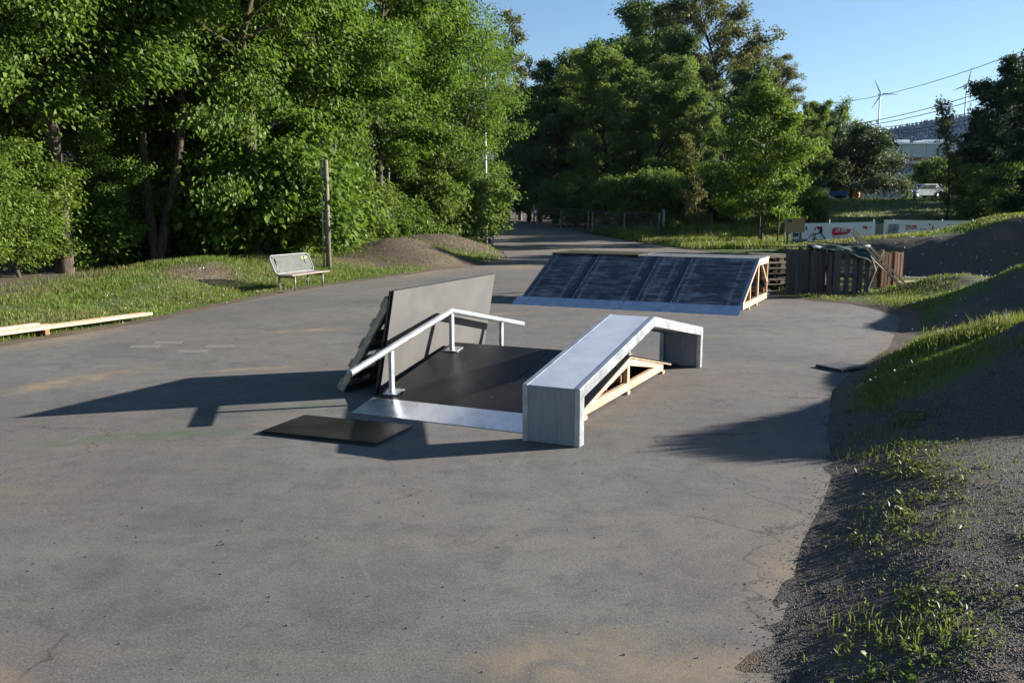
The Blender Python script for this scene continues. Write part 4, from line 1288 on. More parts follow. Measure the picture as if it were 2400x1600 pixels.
T = [
 ('shade_tree', 2325, 65, 'dark backlit tree with rounded top on the right', 0.84, 0.0, RG),
 ('shade_tree', 2410, 45.5, 'dark backlit tree at the right picture border', 0.60, 2.0, RG),
 ('sapling', 2165, 66, 'slim dark tree standing before the factory hall', 1.35, 1.0, RG),
 ('shade_tree', 2350, 72, 'dark tree behind the two shaded trees on the right', 0.85, 4.0, RG),
 ('shade_tree', 2225, 78, 'low dark tree right of the parked car', 0.5, 5.0, RG),
 ('shade_tree', 2560, 84, 'added dark tree far beyond the right picture border, shading the yard', 1.1, 1.1, RG),  # this and the next are unseen, added to shade the yard
 ('shade_tree', 2660, 92, 'second added dark tree far beyond the right picture border, shading the yard', 1.1, 2.1, RG),
 ('shade_tree', 2520, 43, 'dark tree beyond the right picture border', 0.75, 3.0, RG),
]
for key, x, Y, lab, s, rz_, grp in T:
    plant(key, 'broadleaf_tree', px(x, Y), Y, lab, 'tree', s, rz_, group=grp)

# shrubs along the foot of the wood
UG = 'shrubs along the foot of the wood'
plant('shrub_lime', 'shrub', px(45, 24.5), 24.5, 'big yellow-green shrub at the left border of the picture', 'shrub', 0.74, 0.4, group=UG)
plant('shrub_lime', 'shrub', px(-50, 22.5), 22.5, 'yellow-green shrub cut by the left picture border', 'shrub', 0.66, 2.4, group=UG)
S = [(200, 27.5, 'shrub_b', 0.8), (255, 30, 'shrub_a', 1.0), (320, 29.5, 'shrub_b', 0.8), (375, 32, 'shrub_a', 0.9), (430, 30.5, 'shrub_b', 0.85), (480, 33, 'shrub_a', 1.0), (545, 31.0, 'shrub_b', 1.35), (605, 30.5, 'shrub_b', 1.5),
     (665, 31, 'shrub_b', 1.5), (710, 34.5, 'shrub_a', 0.9), (790, 36, 'shrub_a', 0.9), (840, 38, 'shrub_a', 0.9), (880, 41, 'shrub_b', 0.8), (930, 43, 'shrub_b', 0.9), (985, 45, 'shrub_a', 1.1),
     (1035, 48, 'shrub_a', 1.3), (1080, 52, 'shrub_a', 1.3), (130, 30.5, 'shrub_a', 1.0), (1090, 58, 'shrub_a', 1.0), (960, 50, 'shrub_a', 1.5), (880, 47, 'shrub_a', 1.2), (820, 44, 'shrub_a', 1.2)]
where = ['left of the reddish trunk foot', 'right of the reddish trunk foot', 'below the double-stemmed tree', 'in the gap right of the double-stemmed tree', 'left of the bench under the maple', 'behind the gravel hump by the bench',
         'straight behind the bench backrest', 'right behind the bench', 'left of the wooden pole foot', 'touching the wooden pole', 'right of the wooden pole', 'above the dug hollow', 'left of the slanting trunk', 'right of the slanting trunk',
         'behind the big gravel mound', 'behind the earth heaps', 'left of the grey lamp post', 'at the edge of the lime shrub', 'at the foot of the grey lamp post', 'deep behind the slanting trunk', 'deep behind the gravel mound', 'before the house fence']
for i, ((x, Y, key, s), wh) in enumerate(zip(S, where)):
    plant(key, 'shrub', px(x, Y), Y, 'green shrub ' + wh, 'shrub', s, i * 1.7, group=UG)
UM = 'undergrowth behind the gate'
S = [(1290, 78, 1.3, 'behind the left end of the gate'), (1350, 74, 1.3, 'behind the middle gate post'), (1420, 71, 1.3, 'behind the right gate leaf'), (1490, 69, 1.4, 'behind the gate hinge post'), (1555, 67, 1.3, 'left of the thin sapling'),
     (1640, 66, 1.3, 'right of the thin sapling'), (1700, 68, 1.4, 'left behind the young tree'), (1790, 66, 1.2, 'right behind the young tree'), (1850, 64, 0.9, 'above the first banner'), (1535, 58.5, 0.4, 'at the foot of the gate post')]
for i, (x, Y, s, wh) in enumerate(S):
    plant('shrub_a', 'shrub', px(x, Y), Y, 'dense green shrub ' + wh, 'shrub', s, i * 2.3, group=UM)
S = [(2130, 101, 1.5, 'behind the parked car'), (2235, 68, 1.3, 'under the dark trees right of the car'), (2290, 62, 1.5, 'under the rounded dark tree'), (2350, 56, 1.2, 'at the right border under the dark trees')]
for i, (x, Y, s, wh) in enumerate(S):
    plant('shrub_a', 'shrub', px(x, Y), Y, 'shaded shrub ' + wh, 'shrub', s, i * 2.9, group='shaded shrubs in the yard')

# ----------------------------------------------------------------------------
# poles and lamps
# ----------------------------------------------------------------------------
x, y = -5.88, 28.8
z0 = gz(x, y)
po = empty('wooden_pole', (x, y, z0 - 0.1), 0, 'brown wooden pole with a grey cable duct right of the bench', 'pole')
MB().tube([(0, 0, 0), (0, 0, 1.8), (0, 0, 3.5)], [0.085, 0.08, 0.075], 14).build('shaft', 'pole_wood', po, True)
MB().tube([(-0.15, -0.02, 0), (-0.145, -0.02, 3.4)], 0.028, 8).build('cable_duct', 'galv', po, True)
for zz in (0.9, 1.9, 2.9):
    MB().box(-0.17, 0.0, -0.125, -0.095, zz, zz + 0.04).build('clamp', 'dark_steel', po)
x, y = px(1117, 51), 51
la_ = empty('street_lamp', (x, y, gz(x, y) - 0.05), 0, 'slim grey street lamp with slanted head at the end of the wood', 'street lamp')
MB().tube([(0, 0, 0), (0, 0, 3.0), (-0.05, 0, 9.3)], [0.08, 0.07, 0.05], 12).build('mast', 'lamp_metal', la_, True)
MB().tube([(-0.05, 0, 9.25), (0.25, -0.05, 9.45), (0.95, -0.1, 9.75)], [0.05, 0.04, 0.04], 8).build('arm', 'lamp_metal', la_, True)
hd = MB().prism([(0, -0.05), (1.2, 0.55), (1.26, 0.72), (1.1, 0.74), (-0.06, 0.14)], -0.17, 0.17).build('lamp_head', 'lamp_metal', la_, bevel=0.02)
hd.location = (0.92, -0.1, 9.62)

# ----------------------------------------------------------------------------
# swing gate with wire mesh
# ----------------------------------------------------------------------------
gate = None
def gate_leaf(p, q, hgt, lift, label):
    p, q = Vector(p), Vector(q)
    L = (q - p).length
    ang = math.atan2(q.y - p.y, q.x - p.x)
    dzr = (q.z - p.z)
    r_ = empty('gate_leaf', p, ang, label, 'gate', 'leaves of the swing gate')
    zl = lambda u: dzr * u / L + lift
    for u in (0.03, L * 0.5, L - 0.03):
        MB().box(u - 0.03, u + 0.03, -0.03, 0.03, zl(u), zl(u) + hgt).build('upright', 'gate_steel', r_)
    for zz in (0.0, hgt):
        MB().beam((0.07, 0, zl(0) + zz), (L - 0.07, 0, zl(L) + zz), 0.055, 0.055).build('rail', 'dark_steel', r_)
    m = MB()
    n = int(L / 0.16)
    for k in range(1, n):
        u = L * k / n
        m.beam((u, 0.0, zl(u) + 0.04), (u, 0.0, zl(u) + hgt - 0.04), 0.010, 0.010, (0, 1, 0))
    for k in range(1, 9):
        m.beam((0.07, 0, zl(0) + hgt * k / 9), (L - 0.07, 0, zl(L) + hgt * k / 9), 0.008, 0.008)
    o = m.build('wire_mesh', 'dark_steel', r_)
    o['kind'] = 'stuff'
    return r_
def gp_(x, Y, dz=0.0):
    X = px(x, Y)
    return (X, Y, gz(X, Y) + dz)
gate_leaf(gp_(1358, 63.5, 0.02), gp_(1512, 58.5, 0.02), 1.42, 0.16, 'grey mesh gate leaf on the right, with sunlit uprights')
gate_leaf(gp_(1232, 72, 0.1), gp_(1350, 64.5, 0.05), 1.42, 0.16, 'grey mesh gate leaf on the left, in the shade')
for xx, YY, lab in ((1521, 58.2, 'round grey gate post with hinges at the right end'), (1226, 72.6, 'dark gate post at the left end by the path')):
    p = gp_(xx, YY, -0.1)
    o = empty('gate_post', p, 0, lab, 'post', 'gate posts')
    MB().tube([(0, 0, 0), (0, 0, 1.95)], 0.07, 12).build('shaft', 'gate_steel', o, True)
    for zz in (0.5, 1.6):
        MB().box(-0.14, -0.06, -0.03, 0.03, zz, zz + 0.07).build('hinge', 'dark_steel', o)
# stakes of the young trees
for (tx, ty), offs, tl in (((px(1745, 52), 52), ((0.9, -0.2, 0.0), (-0.25, -0.5, 0.0)), 'young lime tree'), ((px(1600, 57), 57), ((1.1, -0.3, -0.9), (-1.3, -0.3, 1.0), (0.85, 0.1, 0.0)), 'thin sapling')):
    for i, (ox, oy, ln) in enumerate(offs):
        o = empty('tree_stake', (tx + ox, ty + oy, gz(tx + ox, ty + oy) - 0.1), 0, ('wooden stake %s of the ' % ['right', 'left', 'beside the stem right'][i]) + tl, 'stake', 'tree stakes')
        MB().tube([(0, 0, 0), (ln, 0, 1.75 if ln == 0 else 1.15)], 0.045, 8).build('stake', 'old_wood_z', o, True)

# ----------------------------------------------------------------------------
# notice board, chain link fence and two banners
# ----------------------------------------------------------------------------
nb = empty('notice_board', (14.72, 47.0, gz(14.72, 47.0)), 0, 'brown wooden notice board on two posts above the stacked pallets', 'sign')
zb = 0.86 - nb.location.z
for xx in (-0.36, 0.32):
    MB().box(xx - 0.045, xx + 0.045, -0.02, 0.06, -0.1, zb + 0.66).build('post', 'pole_wood', nb)
MB().box(-0.5, 0.5, -0.055, -0.022, zb, zb + 0.72).build('board', 'sign_wood', nb)
MB().box(-0.42, -0.18, -0.058, -0.0555, zb + 0.52, zb + 0.63).build('dark_mark', 'black_ink', nb)
for k in range(3):
    MB().box(-0.40, 0.40, -0.058, -0.0555, zb + 0.12 + 0.12 * k, zb + 0.135 + 0.12 * k).build('print_line', 'grey_ink', nb)
MB().box(0.02, 0.16, -0.058, -0.0555, zb + 0.40, zb + 0.55).build('print_mark', 'orange_paint', nb)

def banner(p, q, hgt, label, drops):
    p, q = Vector(p), Vector(q)
    L = (q - p).length
    ang = math.atan2(q.y - p.y, q.x - p.x)
    r_ = empty('banner', p, ang, label, 'banner', 'event banners on the fence')
    n, m_ = 26, 6
    vs, fs = [], []
    slope = (q.z - p.z) / L
    f = lambda u, w_: (u, 0.03 * math.sin(u * 5) * (1 - w_ * 0.4), w_ * hgt + slope * u + 0.05 * drops * math.sin(math.pi * (u / L)) * -1)
    for j in range(m_ + 1):
        for i in range(n + 1):
            vs.append(f(L * i / n, j / m_))
    for j in range(m_):
        for i in range(n):
            a = j * (n + 1) + i
            fs.append((a, a + 1, a + n + 2, a + n + 1))
    link(bpy.data.objects.new('cloth', raw_mesh('cloth', vs, fs, 'banner_cloth', True)), r_)
    def put(me_or_pts, name, u, w_, mat=None):
        if isinstance(me_or_pts, bpy.types.Mesh):
            o = link(bpy.data.objects.new(name, me_or_pts), r_)
        else:
            o = link(bpy.data.objects.new(name, raw_mesh(name, [(a, b_, 0) for a, b_ in me_or_pts], [tuple(range(len(me_or_pts)))], mat)), r_)
        o.location = (u, -0.045 - 0.0, w_ + slope * u)
        o.rotation_euler = (R(90), 0, 0)
        return o
    return r_, put
z1 = gz(15.5, 50)
bn, put = banner((15.45, 50, 0.08), (19.95, 49.6, 0.18), 1.18, 'white event banner with bike rider and red date blot behind the notice board', 0.3)
put(text_mesh('PUSH', 0.34, 'black_ink', 0.012, 0.95), 'lettering', 0.10, 0.80)
put(text_mesh('IM', 0.34, 'black_ink', 0.012, 0.95), 'lettering', 0.10, 0.44)
put(text_mesh('PARK', 0.36, 'black_ink', 0.012, 0.95), 'lettering', 0.10, 0.07)
# rider and bike in print
def ring(cx, cy, rx, ry, w_, rot, n=20):
    pts, fs = [], []
    for k in range(n):
        a = 6.28318 * k / n
        for s_ in (1, 1 - w_):
            u, v_ = rx * s_ * math.cos(a), ry * s_ * math.sin(a)
            pts.append((cx + u * math.cos(rot) - v_ * math.sin(rot), cy + u * math.sin(rot) + v_ * math.cos(rot), 0))
    for k in range(n):
        a, b_ = 2 * k, 2 * ((k + 1) % n)
        fs.append((a, a + 1, b_ + 1, b_))
    return raw_mesh('print_wheel', pts, fs, 'black_ink')
put(ring(1.28, 0.25, 0.13, 0.17, 0.22, -0.3), 'bike_wheel_print', 0, 0)
put(ring(1.10, 0.52, 0.07, 0.19, 0.25, -0.75), 'bike_wheel_print', 0, 0.0)
def poly(pts, nm, mat): put(pts, nm, 0, 0, mat)
poly([(1.24, 0.22), (1.29, 0.22), (1.36, 0.62), (1.31, 0.64)], 'bike_frame_print', 'black_ink')
poly([(1.08, 0.52), (1.10, 0.48), (1.36, 0.60), (1.35, 0.65)], 'bike_frame_print', 'black_ink')
poly([(1.24, 0.78), (1.28, 0.78), (1.34, 0.92), (1.52, 0.98), (1.50, 1.02), (1.30, 0.97)], 'rider_arm_print', 'black_ink')
poly([(1.42, 0.86), (1.58, 0.82), (1.63, 0.98), (1.58, 1.02), (1.42, 0.97)], 'rider_shirt_print', 'red_ink')
poly([(1.50, 0.66), (1.68, 0.60), (1.70, 0.86), (1.64, 1.02), (1.58, 1.02), (1.56, 0.84)], 'rider_leg_print', 'black_ink')
poly([(1.56, 0.66), (1.68, 0.62), (1.92, 0.32), (1.88, 0.28)], 'rider_leg_print', 'black_ink')
poly([(1.33, 0.60), (1.36, 0.57), (1.54, 0.64), (1.55, 0.72)], 'rider_leg_print', 'black_ink')
poly([(1.42, 0.20), (1.50, 0.13), (1.74, 0.13), (1.80, 0.22), (1.72, 0.29), (1.50, 0.29)], 'badge_print', 'red_ink')
poly([(2.20, 0.62), (2.28, 0.50), (3.05, 0.60), (3.18, 0.72), (3.22, 0.86), (2.42, 0.98), (2.24, 0.92)], 'date_blot_print', 'red_ink')
o = put(text_mesh('27.09.', 0.29, 'white_ink', 0.006, 0.95), 'lettering', 2.38, 0.66); o.location.y -= 0.004
for k in range(3):
    put([(2.24, 0), (2.66 - 0.08 * (k % 2), 0), (2.66 - 0.08 * (k % 2), 0.04), (2.24, 0.04)], 'print_line', 0, 0.18 + 0.11 * k, 'pink_ink')
    put([(2.84, 0), (3.26 - 0.1 * (k % 2), 0), (3.26 - 0.1 * (k % 2), 0.035), (2.84, 0.035)], 'print_line', 0, 0.20 + 0.10 * k, 'pink_ink')
poly([(3.86, 0.90), (4.10, 0.90), (4.10, 1.03), (3.86, 1.03)], 'logo_print', 'red_ink')
poly([(4.22, 0.96), (4.28, 0.96), (4.28, 1.02), (4.22, 1.02)], 'logo_print', 'black_ink')
poly([(4.24, 0.46), (4.36, 0.46), (4.36, 0.57), (4.24, 0.57)], 'logo_print', 'pink_ink')
poly([(3.92, 0.50), (4.08, 0.52), (4.08, 0.56), (3.92, 0.54)], 'logo_print', 'grey_ink')
bn2, put = banner((20.5, 49.8, 0.36), (25.35, 50.1, 0.30), 1.10, 'white event banner with blue lettering and red date above the dark berm', 0.1)
for bod, w_ in (('PUSH', 0.60), ('DEIN', 0.33), ('LIMIT', 0.08)):
    if bod == 'LIMIT':
        continue
    put(text_mesh(bod, 0.32, 'navy_ink', 0.035, 0.72), 'lettering', 0.27, w_)
    o = put(text_mesh(bod, 0.32, 'white_ink', -0.002, 0.72), 'lettering', 0.27, w_); o.location.y -= 0.004
def poly(pts, nm, mat): put(pts, nm, 0, 0, mat)
poly([(0.28, 0.10), (0.80, 0.14), (0.80, 0.24), (0.30, 0.22)], 'lettering_block_print', 'navy_ink')
poly([(0.12, 0.16), (0.17, 0.16), (0.20, 0.42), (0.15, 0.44)], 'figure_print', 'red_ink')
poly([(0.22, 0.46), (0.32, 0.40), (0.37, 0.52), (0.28, 0.60)], 'figure_print', 'red_ink')
put(text_mesh('29.09.', 0.33, 'red_ink', 0.008, 0.85), 'lettering', 1.22, 0.60)
put(text_mesh('15.00 - 22.00 Uhr', 0.14, 'grey_ink', 0.002, 0.75), 'lettering', 1.15, 0.36)
for k in range(3):
    put([(2.05, 0), (2.45 + 0.12 * (k % 2), 0), (2.45 + 0.12 * (k % 2), 0.05), (2.05, 0.05)], 'print_line', 0, 0.28 + 0.14 * k, 'pink_ink' if k != 1 else 'grey_ink')
put([(1.2, 0), (1.65, 0), (1.65, 0.045), (1.2, 0.045)], 'print_line', 0, 0.16, 'pink_ink')
poly([(2.50, 0.84), (2.58, 0.78), (2.66, 0.84), (2.58, 0.91)], 'figure_print', 'red_ink')
poly([(2.70, 0.48), (2.78, 0.46), (2.82, 0.72), (2.74, 0.76)], 'figure_print', 'red_ink')
poly([(3.62, 0.74), (3.70, 0.74), (3.70, 0.83), (3.62, 0.83)], 'logo_print', 'navy_ink')
poly([(3.92, 0.76), (3.96, 0.76), (3.96, 0.80), (3.92, 0.80)], 'logo_print', 'red_ink')
put([(4.0, 0), (4.3, 0), (4.3, 0.025), (4.0, 0.025)], 'print_line', 0, 0.76, 'grey_ink')

fe = empty('chain_link_fence', (15.2, 50.25, 0), 0, 'grey chain link fence carrying the two white banners', 'fence')
for k, xx in enumerate((0.0, 2.45, 4.9, 6.0, 8.7, 10.4)):
    g0 = gz(15.2 + xx, 50.25)
    MB().tube([(xx, 0, g0 - 0.1), (xx, 0, max(g0 + 1.45, 1.40))], 0.03, 8).build('post', 'chain_wire', fe, True)
m = MB()
for k in range(90):
    xx = k * 0.12
    m.beam((xx, 0, 0.05), (min(xx + 0.6, 10.6), 0, 1.25), 0.006, 0.006, (0, 1, 0))
    m.beam((xx + 0.6, 0, 0.05), (xx, 0, 1.25), 0.006, 0.006, (0, 1, 0))
o = m.build('wire_netting', 'chain_wire', fe)
o['kind'] = 'stuff'

# ----------------------------------------------------------------------------
# timber store right of the bank ramp
# ----------------------------------------------------------------------------
PG = 'weathered timber in the store beside the bank ramp'
def panel(x0, x1, y, z0, z1, n, label, lean=0.10, mat='old_wood_z', gap=0.006):
    r_ = empty('board_panel', ((x0 + x1) / 2, y, z0), 0, label, 'panel', PG)
    r_.rotation_euler = (-lean, 0, 0)
    w_ = (x1 - x0) / n
    for k in range(n):
        a = -(x1 - x0) / 2 + k * w_
        MB().box(a + gap / 2, a + w_ - gap / 2, 0, 0.024 + 0.004 * (k % 2), 0, (z1 - z0) - rnd.uniform(0, 0.05)).build('board', mat, r_)
    MB().box(0.02, 0.10, -0.025, -0.001, 0.0, z1 - z0 + 0.02).build('front_batten', 'old_wood_z', r_)
    for zz in (0.15, 0.85):
        MB().box(-(x1 - x0) / 2, (x1 - x0) / 2, 0.030, 0.06, zz, zz + 0.09).build('batten', 'old_wood_x', r_)
panel(6.85, 7.42, 22.35, gz(7.1, 22.35), 1.17, 1, 'shaded board panel leaning at the left end of the timber store')
panel(7.44, 7.82, 22.30, gz(7.6, 22.3), 1.14, 1, 'shaded board panel second from the left in the timber store')
o = panel
pu = empty('pallet', (8.28, 22.05, gz(8.28, 22.05) - 0.02), 0, 'grey pallet standing upright at the front of the timber store', 'pallet', 'pallets')
pu.rotation_euler = (-0.10, 0.045, 0.03)
for k, (xx, w_, top) in enumerate(((-0.47, 0.10, 1.05), (-0.30, 0.17, 1.13), (-0.04, 0.12, 1.06), (0.16, 0.10, 1.04), (0.30, 0.10, 1.04), (0.47, 0.11, 1.12))):
    yy = -0.035 if k == 1 else 0.0
    MB().box(xx - w_ / 2, xx + w_ / 2, yy, yy + 0.026, 0.0, top).build('deck_board', 'old_wood_z', pu, bevel=0.003)
for zz in (0.02, 0.46, 0.92):
    MB().box(-0.52, 0.52, 0.027, 0.10, zz, zz + 0.10).build('bearer', 'old_wood_x', pu)
for xx in (-0.3, 0.3):
    MB().box(xx - 0.05, xx + 0.05, 0.101, 0.125, 0, 1.08).build('rear_board', 'old_wood_z', pu)
# more pallets standing behind it and a flat stack to the left
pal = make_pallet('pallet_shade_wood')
STK = 'pallets'
def place(src, first, loc, rot, label):
    o = src if first else copy_tree(src)
    o.location, o.rotation_euler = loc, rot
    return tag(o, label, 'pallet', STK)
zs_ = gz(6.9, 24.6)
names = ['lowest', 'second', 'third', 'fourth', 'fifth', 'topmost']
for k in range(6):
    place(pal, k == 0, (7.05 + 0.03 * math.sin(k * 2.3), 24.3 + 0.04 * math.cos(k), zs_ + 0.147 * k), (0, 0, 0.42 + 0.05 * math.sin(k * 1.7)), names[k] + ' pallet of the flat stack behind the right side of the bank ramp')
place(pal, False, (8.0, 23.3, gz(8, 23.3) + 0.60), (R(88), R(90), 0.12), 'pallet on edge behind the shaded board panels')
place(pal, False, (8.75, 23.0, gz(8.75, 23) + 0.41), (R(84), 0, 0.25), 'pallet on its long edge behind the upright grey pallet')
# crate-like brown pallet collars at the right end
for k, (xx, yy, lab) in enumerate(((9.62, 23.7, 'left one of the brown slatted crates catching sun behind the leaning battens'), (9.98, 23.85, 'right one of the brown slatted crates catching sun behind the leaning battens'))):
    c_ = empty('slatted_crate', (xx, yy, gz(xx, yy) - 0.02), 0.35 + 0.06 * k, lab, 'crate', 'brown slatted crates')
    for j, xo in enumerate((-0.13, -0.03, 0.08)):
        MB().box(xo - 0.04, xo + 0.04, -0.40, -0.376, 0.02, 0.98 - 0.03 * j).build('slat', 'brown_wood_z', c_)
    for j, yo in enumerate((-0.30, -0.1, 0.1, 0.3)):
        MB().box(0.131, 0.155, yo - 0.075, yo + 0.075, 0.02, 0.98 - 0.02 * j).build('slat', 'brown_wood_z', c_)
    for zz in (0.06, 0.50, 0.88):
        MB().box(-0.17, 0.13, -0.375, -0.34, zz, zz + 0.07).build('rail', 'brown_wood_x', c_)
        MB().box(0.095, 0.130, -0.339, 0.38, zz, zz + 0.07).build('rail', 'brown_wood_y', c_)
# board ends sticking out behind
for k in range(7):
    o = empty('stacked_board', (10.42, 24.6 + 0.05 * (k % 3), gz(10.4, 24.6) + 0.10 + 0.105 * k), 0.1 * math.sin(k), ['lowest', 'second', 'third', 'fourth', 'fifth', 'sixth', 'topmost'][k] + ' board of the stack sticking out right of the crates', 'board', 'stacked boards by the crates')
    MB().box(-1.1, 0.22 + 0.06 * math.sin(k * 2.1), -0.15, 0.15, 0, 0.045).build('board', 'brown_wood_x' if k < 4 else 'old_wood_x', o)
# two long battens leaning on the heap
for k, (p, q, lab) in enumerate((((9.62, 21.85, 0.0), (8.42, 22.35, 1.42), 'front one of two long battens leaning on the timber heap'), ((9.80, 22.05, 0.0), (8.46, 22.42, 1.46), 'rear one of two long battens leaning on the timber heap'))):
    g0 = gz(p[0], p[1])
    o = empty('leaning_batten', (p[0], p[1], g0), 0, lab, 'batten', 'long leaning battens')
    MB().beam((0, 0, 0.0), (q[0] - p[0], q[1] - p[1], q[2]), 0.045, 0.05, (0, 1, 0)).build('batten', 'pallet_wood', o)
# loose planks strewn round the heap
for i, (x_, y_, z_, rz_, ry_, ln, mt, lab) in enumerate(((10.15, 22.6, 0.03, 0.5, 0.02, 1.3, 'pallet_wood', 'pale loose plank on the grass right of the leaning battens'), (10.7, 23.0, 0.03, -0.35, 0.0, 1.1, 'weathered_board', 'short pale plank on the grass before the weathered board'),
        (9.35, 22.25, 0.42, 2.6, -0.75, 1.2, 'brown_wood_x', 'brown plank tilted against the crates'), (9.1, 22.5, 0.55, 0.4, -1.15, 1.1, 'pallet_wood', 'steep plank propped inside the timber heap'), (7.3, 23.6, 1.12, 0.25, 0.03, 1.7, 'old_wood_x', 'dark plank lying across the top behind the board panels'),
        (6.75, 23.9, 0.98, 0.6, 0.05, 1.5, 'pallet_shade_wood', 'plank lying on the flat pallet stack'), (8.3, 22.95, 1.22, -0.25, 0.06, 1.4, 'old_wood_x', 'dark plank lying on top beside the tarpaulin'), (7.05, 22.22, 0.55, 1.57, -1.38, 1.15, 'old_wood_x', 'narrow dark plank standing before the left board panel'))):
    o = empty('loose_plank', (x_, y_, gz(x_, y_) + z_), rz_, lab, 'plank', 'loose planks round the timber heap')
    o.rotation_euler = (0, ry_, rz_)
    MB().box(-ln / 2, ln / 2, -0.05, 0.05, -0.012, 0.012).build('plank', mt, o)
# tarpaulin over the heap
tp = empty('tarpaulin', (8.3, 22.6, 0), 0, 'dark green tarpaulin draped over the timber heap', 'tarpaulin')
n, m_ = 30, 16
vs, fs = [], []
q_ = np.random.default_rng(5)
for j in range(m_ + 1):
    for i in range(n + 1):
        u, w_ = i / n, j / m_
        xx = -0.75 + 1.42 * u
        yy = -0.52 + 1.1 * w_
        edge = max(0.0, 0.28 - w_) / 0.28
        hang = edge * (0.07 + 0.62 * max(0, u - 0.48) ** 1.0)
        zz = 1.20 - 0.05 * (u - 0.35) ** 2 - hang + 0.022 * math.sin(u * 17 + w_ * 4) + 0.02 * math.sin(w_ * 13 + u * 6) - max(0, u - 0.92) * 2.0
        yy -= 0.04 * edge
        vs.append((xx + 0.02 * math.sin(w_ * 9), yy, zz))
for j in range(m_):
    for i in range(n):
        a = j * (n + 1) + i
        fs.append((a, a + 1, a + n + 2, a + n + 1))
link(bpy.data.objects.new('sheet', raw_mesh('sheet', vs, fs, 'tarp', True)), tp)
for xx, yy, ln, lab in ((7.55, 22.25, 0.16, 'left'), (8.75, 22.25, 0.15, 'right')):
    o = empty('plastic_scrap', (xx, yy, 1.17), 0.4, 'crumpled white plastic scrap on the %s part of the tarpaulin' % lab, 'scrap')
    vs = [(q_.uniform(-ln, ln), q_.uniform(-ln, ln) * 0.6, q_.uniform(0, 0.09)) for _ in range(9)]
    bm = bmesh.new()
    for v_ in vs: bm.verts.new(v_)
    bmesh.ops.convex_hull(bm, input=bm.verts)
    me = bpy.data.meshes.new('scrap'); bm.to_mesh(me); bm.free(); me.materials.append(MAT['tarp_white'])
    link(bpy.data.objects.new('scrap', me), o)
o = empty('wooden_board', (10.6, 24.1, gz(10.6, 24.1) + 0.02), 0.25, 'pale weathered board lying in the grass right of the crates', 'board')
MB().box(-0.62, 0.55, -0.5, 0.45, 0, 0.03).build('board', 'weathered_board', o)
# soil heap and beams left of the pallets
o = empty('old_beam', (7.2, 27.0, gz(7.2, 27) + 0.05), 0.2, 'thick old dark beam lying behind the bank ramp', 'beam')
MB().box(-0.9, 0.9, -0.2, 0.2, 0.35, 0.72).build('beam', 'old_wood_x', o, bevel=0.02)
MB().box(-0.8, 0.95, -0.25, 0.18, 0.0, 0.34).build('lower_beam', 'old_wood_x', o, bevel=0.02)

# ----------------------------------------------------------------------------
# yard, factory hall, shed, car and masts far right
# ----------------------------------------------------------------------------
def car(loc, rz_, label):
    r_ = empty('parked_car', loc, rz_, label, 'car')
    prof = [(-2.15, 0.32), (2.0, 0.32), (2.12, 0.45), (2.12, 0.66), (1.95, 0.80), (1.25, 0.94), (0.55, 1.46), (0.35, 1.52), (-1.85, 1.55), (-2.12, 1.30), (-2.2, 0.7)]
    MB().prism(prof, -0.82, 0.82).build('body', 'car_paint', r_, bevel=0.05)
    for s in (-1, 1):
        y0, y1 = (0.822, 0.828) if s > 0 else (-0.828, -0.822)
        MB().prism([(1.02, 1.0), (0.48, 1.40), (0.0, 1.42), (0.0, 1.0)], y0, y1).build('side_window', 'glass_dark', r_)
        MB().prism([(-0.08, 1.0), (-0.08, 1.42), (-1.1, 1.43), (-1.1, 1.0)], y0, y1).build('side_window', 'glass_dark', r_)
        for xx in (1.35, -1.35):
            w_ = MB().tube([(xx, s * 0.70, 0.31), (xx, s * 0.84, 0.31)], 0.31, 18).build('wheel', 'rubber', r_, True)
            MB().tube([(xx, s * 0.842, 0.31), (xx, s * 0.85, 0.31)], 0.18, 14).build('rim', 'galv', w_, True)
        MB().box(2.125, 2.14, s * 0.45 - (0.0 if s > 0 else 0.25), s * 0.45 + (0.25 if s > 0 else 0.0), 0.60, 0.74).build('headlight', 'glass_dark', r_)
    MB().add([(1.24, -0.7, 0.965), (1.24, 0.7, 0.965), (0.6, 0.62, 1.44), (0.6, -0.62, 1.44)], [(0, 1, 2, 3)]).build('windscreen', 'glass_dark', r_)
    return r_
cy_ = 96.0
cx_ = px(2110, cy_)
car((cx_ - 0.3, cy_, gz(cx_, cy_) + 0.15), R(200), 'silver white estate car parked in the yard under the dark trees')
def lump(name, x, Y, dz, size, mat, label, cat, seed, group=None):
    X = px(x, Y)
    q = np.random.default_rng(seed)
    bm = bmesh.new()
    for _ in range(26):
        v_ = q.normal(0, 1, 3); v_ /= np.linalg.norm(v_)
        v_ *= q.uniform(0.75, 1.0)
        bm.verts.new((v_[0] * size[0], v_[1] * size[1], max(0, v_[2] * 0.5 + 0.5) * size[2]))
    bmesh.ops.convex_hull(bm, input=bm.verts)
    me = bpy.data.meshes.new('cover'); bm.to_mesh(me); bm.free(); me.materials.append(MAT[mat])
    o = empty(name, (X, Y, gz(X, Y) + dz), 0.3 * seed, label, cat, group)
    link(bpy.data.objects.new('cover', me), o)
lump('covered_heap', 1920, 88, 0.0, (1.2, 0.8, 0.9), 'blue_tarp', 'blue sheet over a heap under the willow', 'heap', 1)
lump('covered_heap', 1958, 90, 0.0, (0.45, 0.4, 1.1), 'orange_paint', 'orange machine part under the willow', 'heap', 2)
mo = empty('motor_scooter', (px(2088, 86), 86, gz(px(2088, 86), 86)), R(250), 'small white scooter parked on the yard grass', 'scooter')
for xx in (-0.55, 0.55):
    MB().tube([(xx, -0.05, 0.26), (xx, 0.05, 0.26)], 0.26, 14).build('wheel', 'rubber', mo, True)
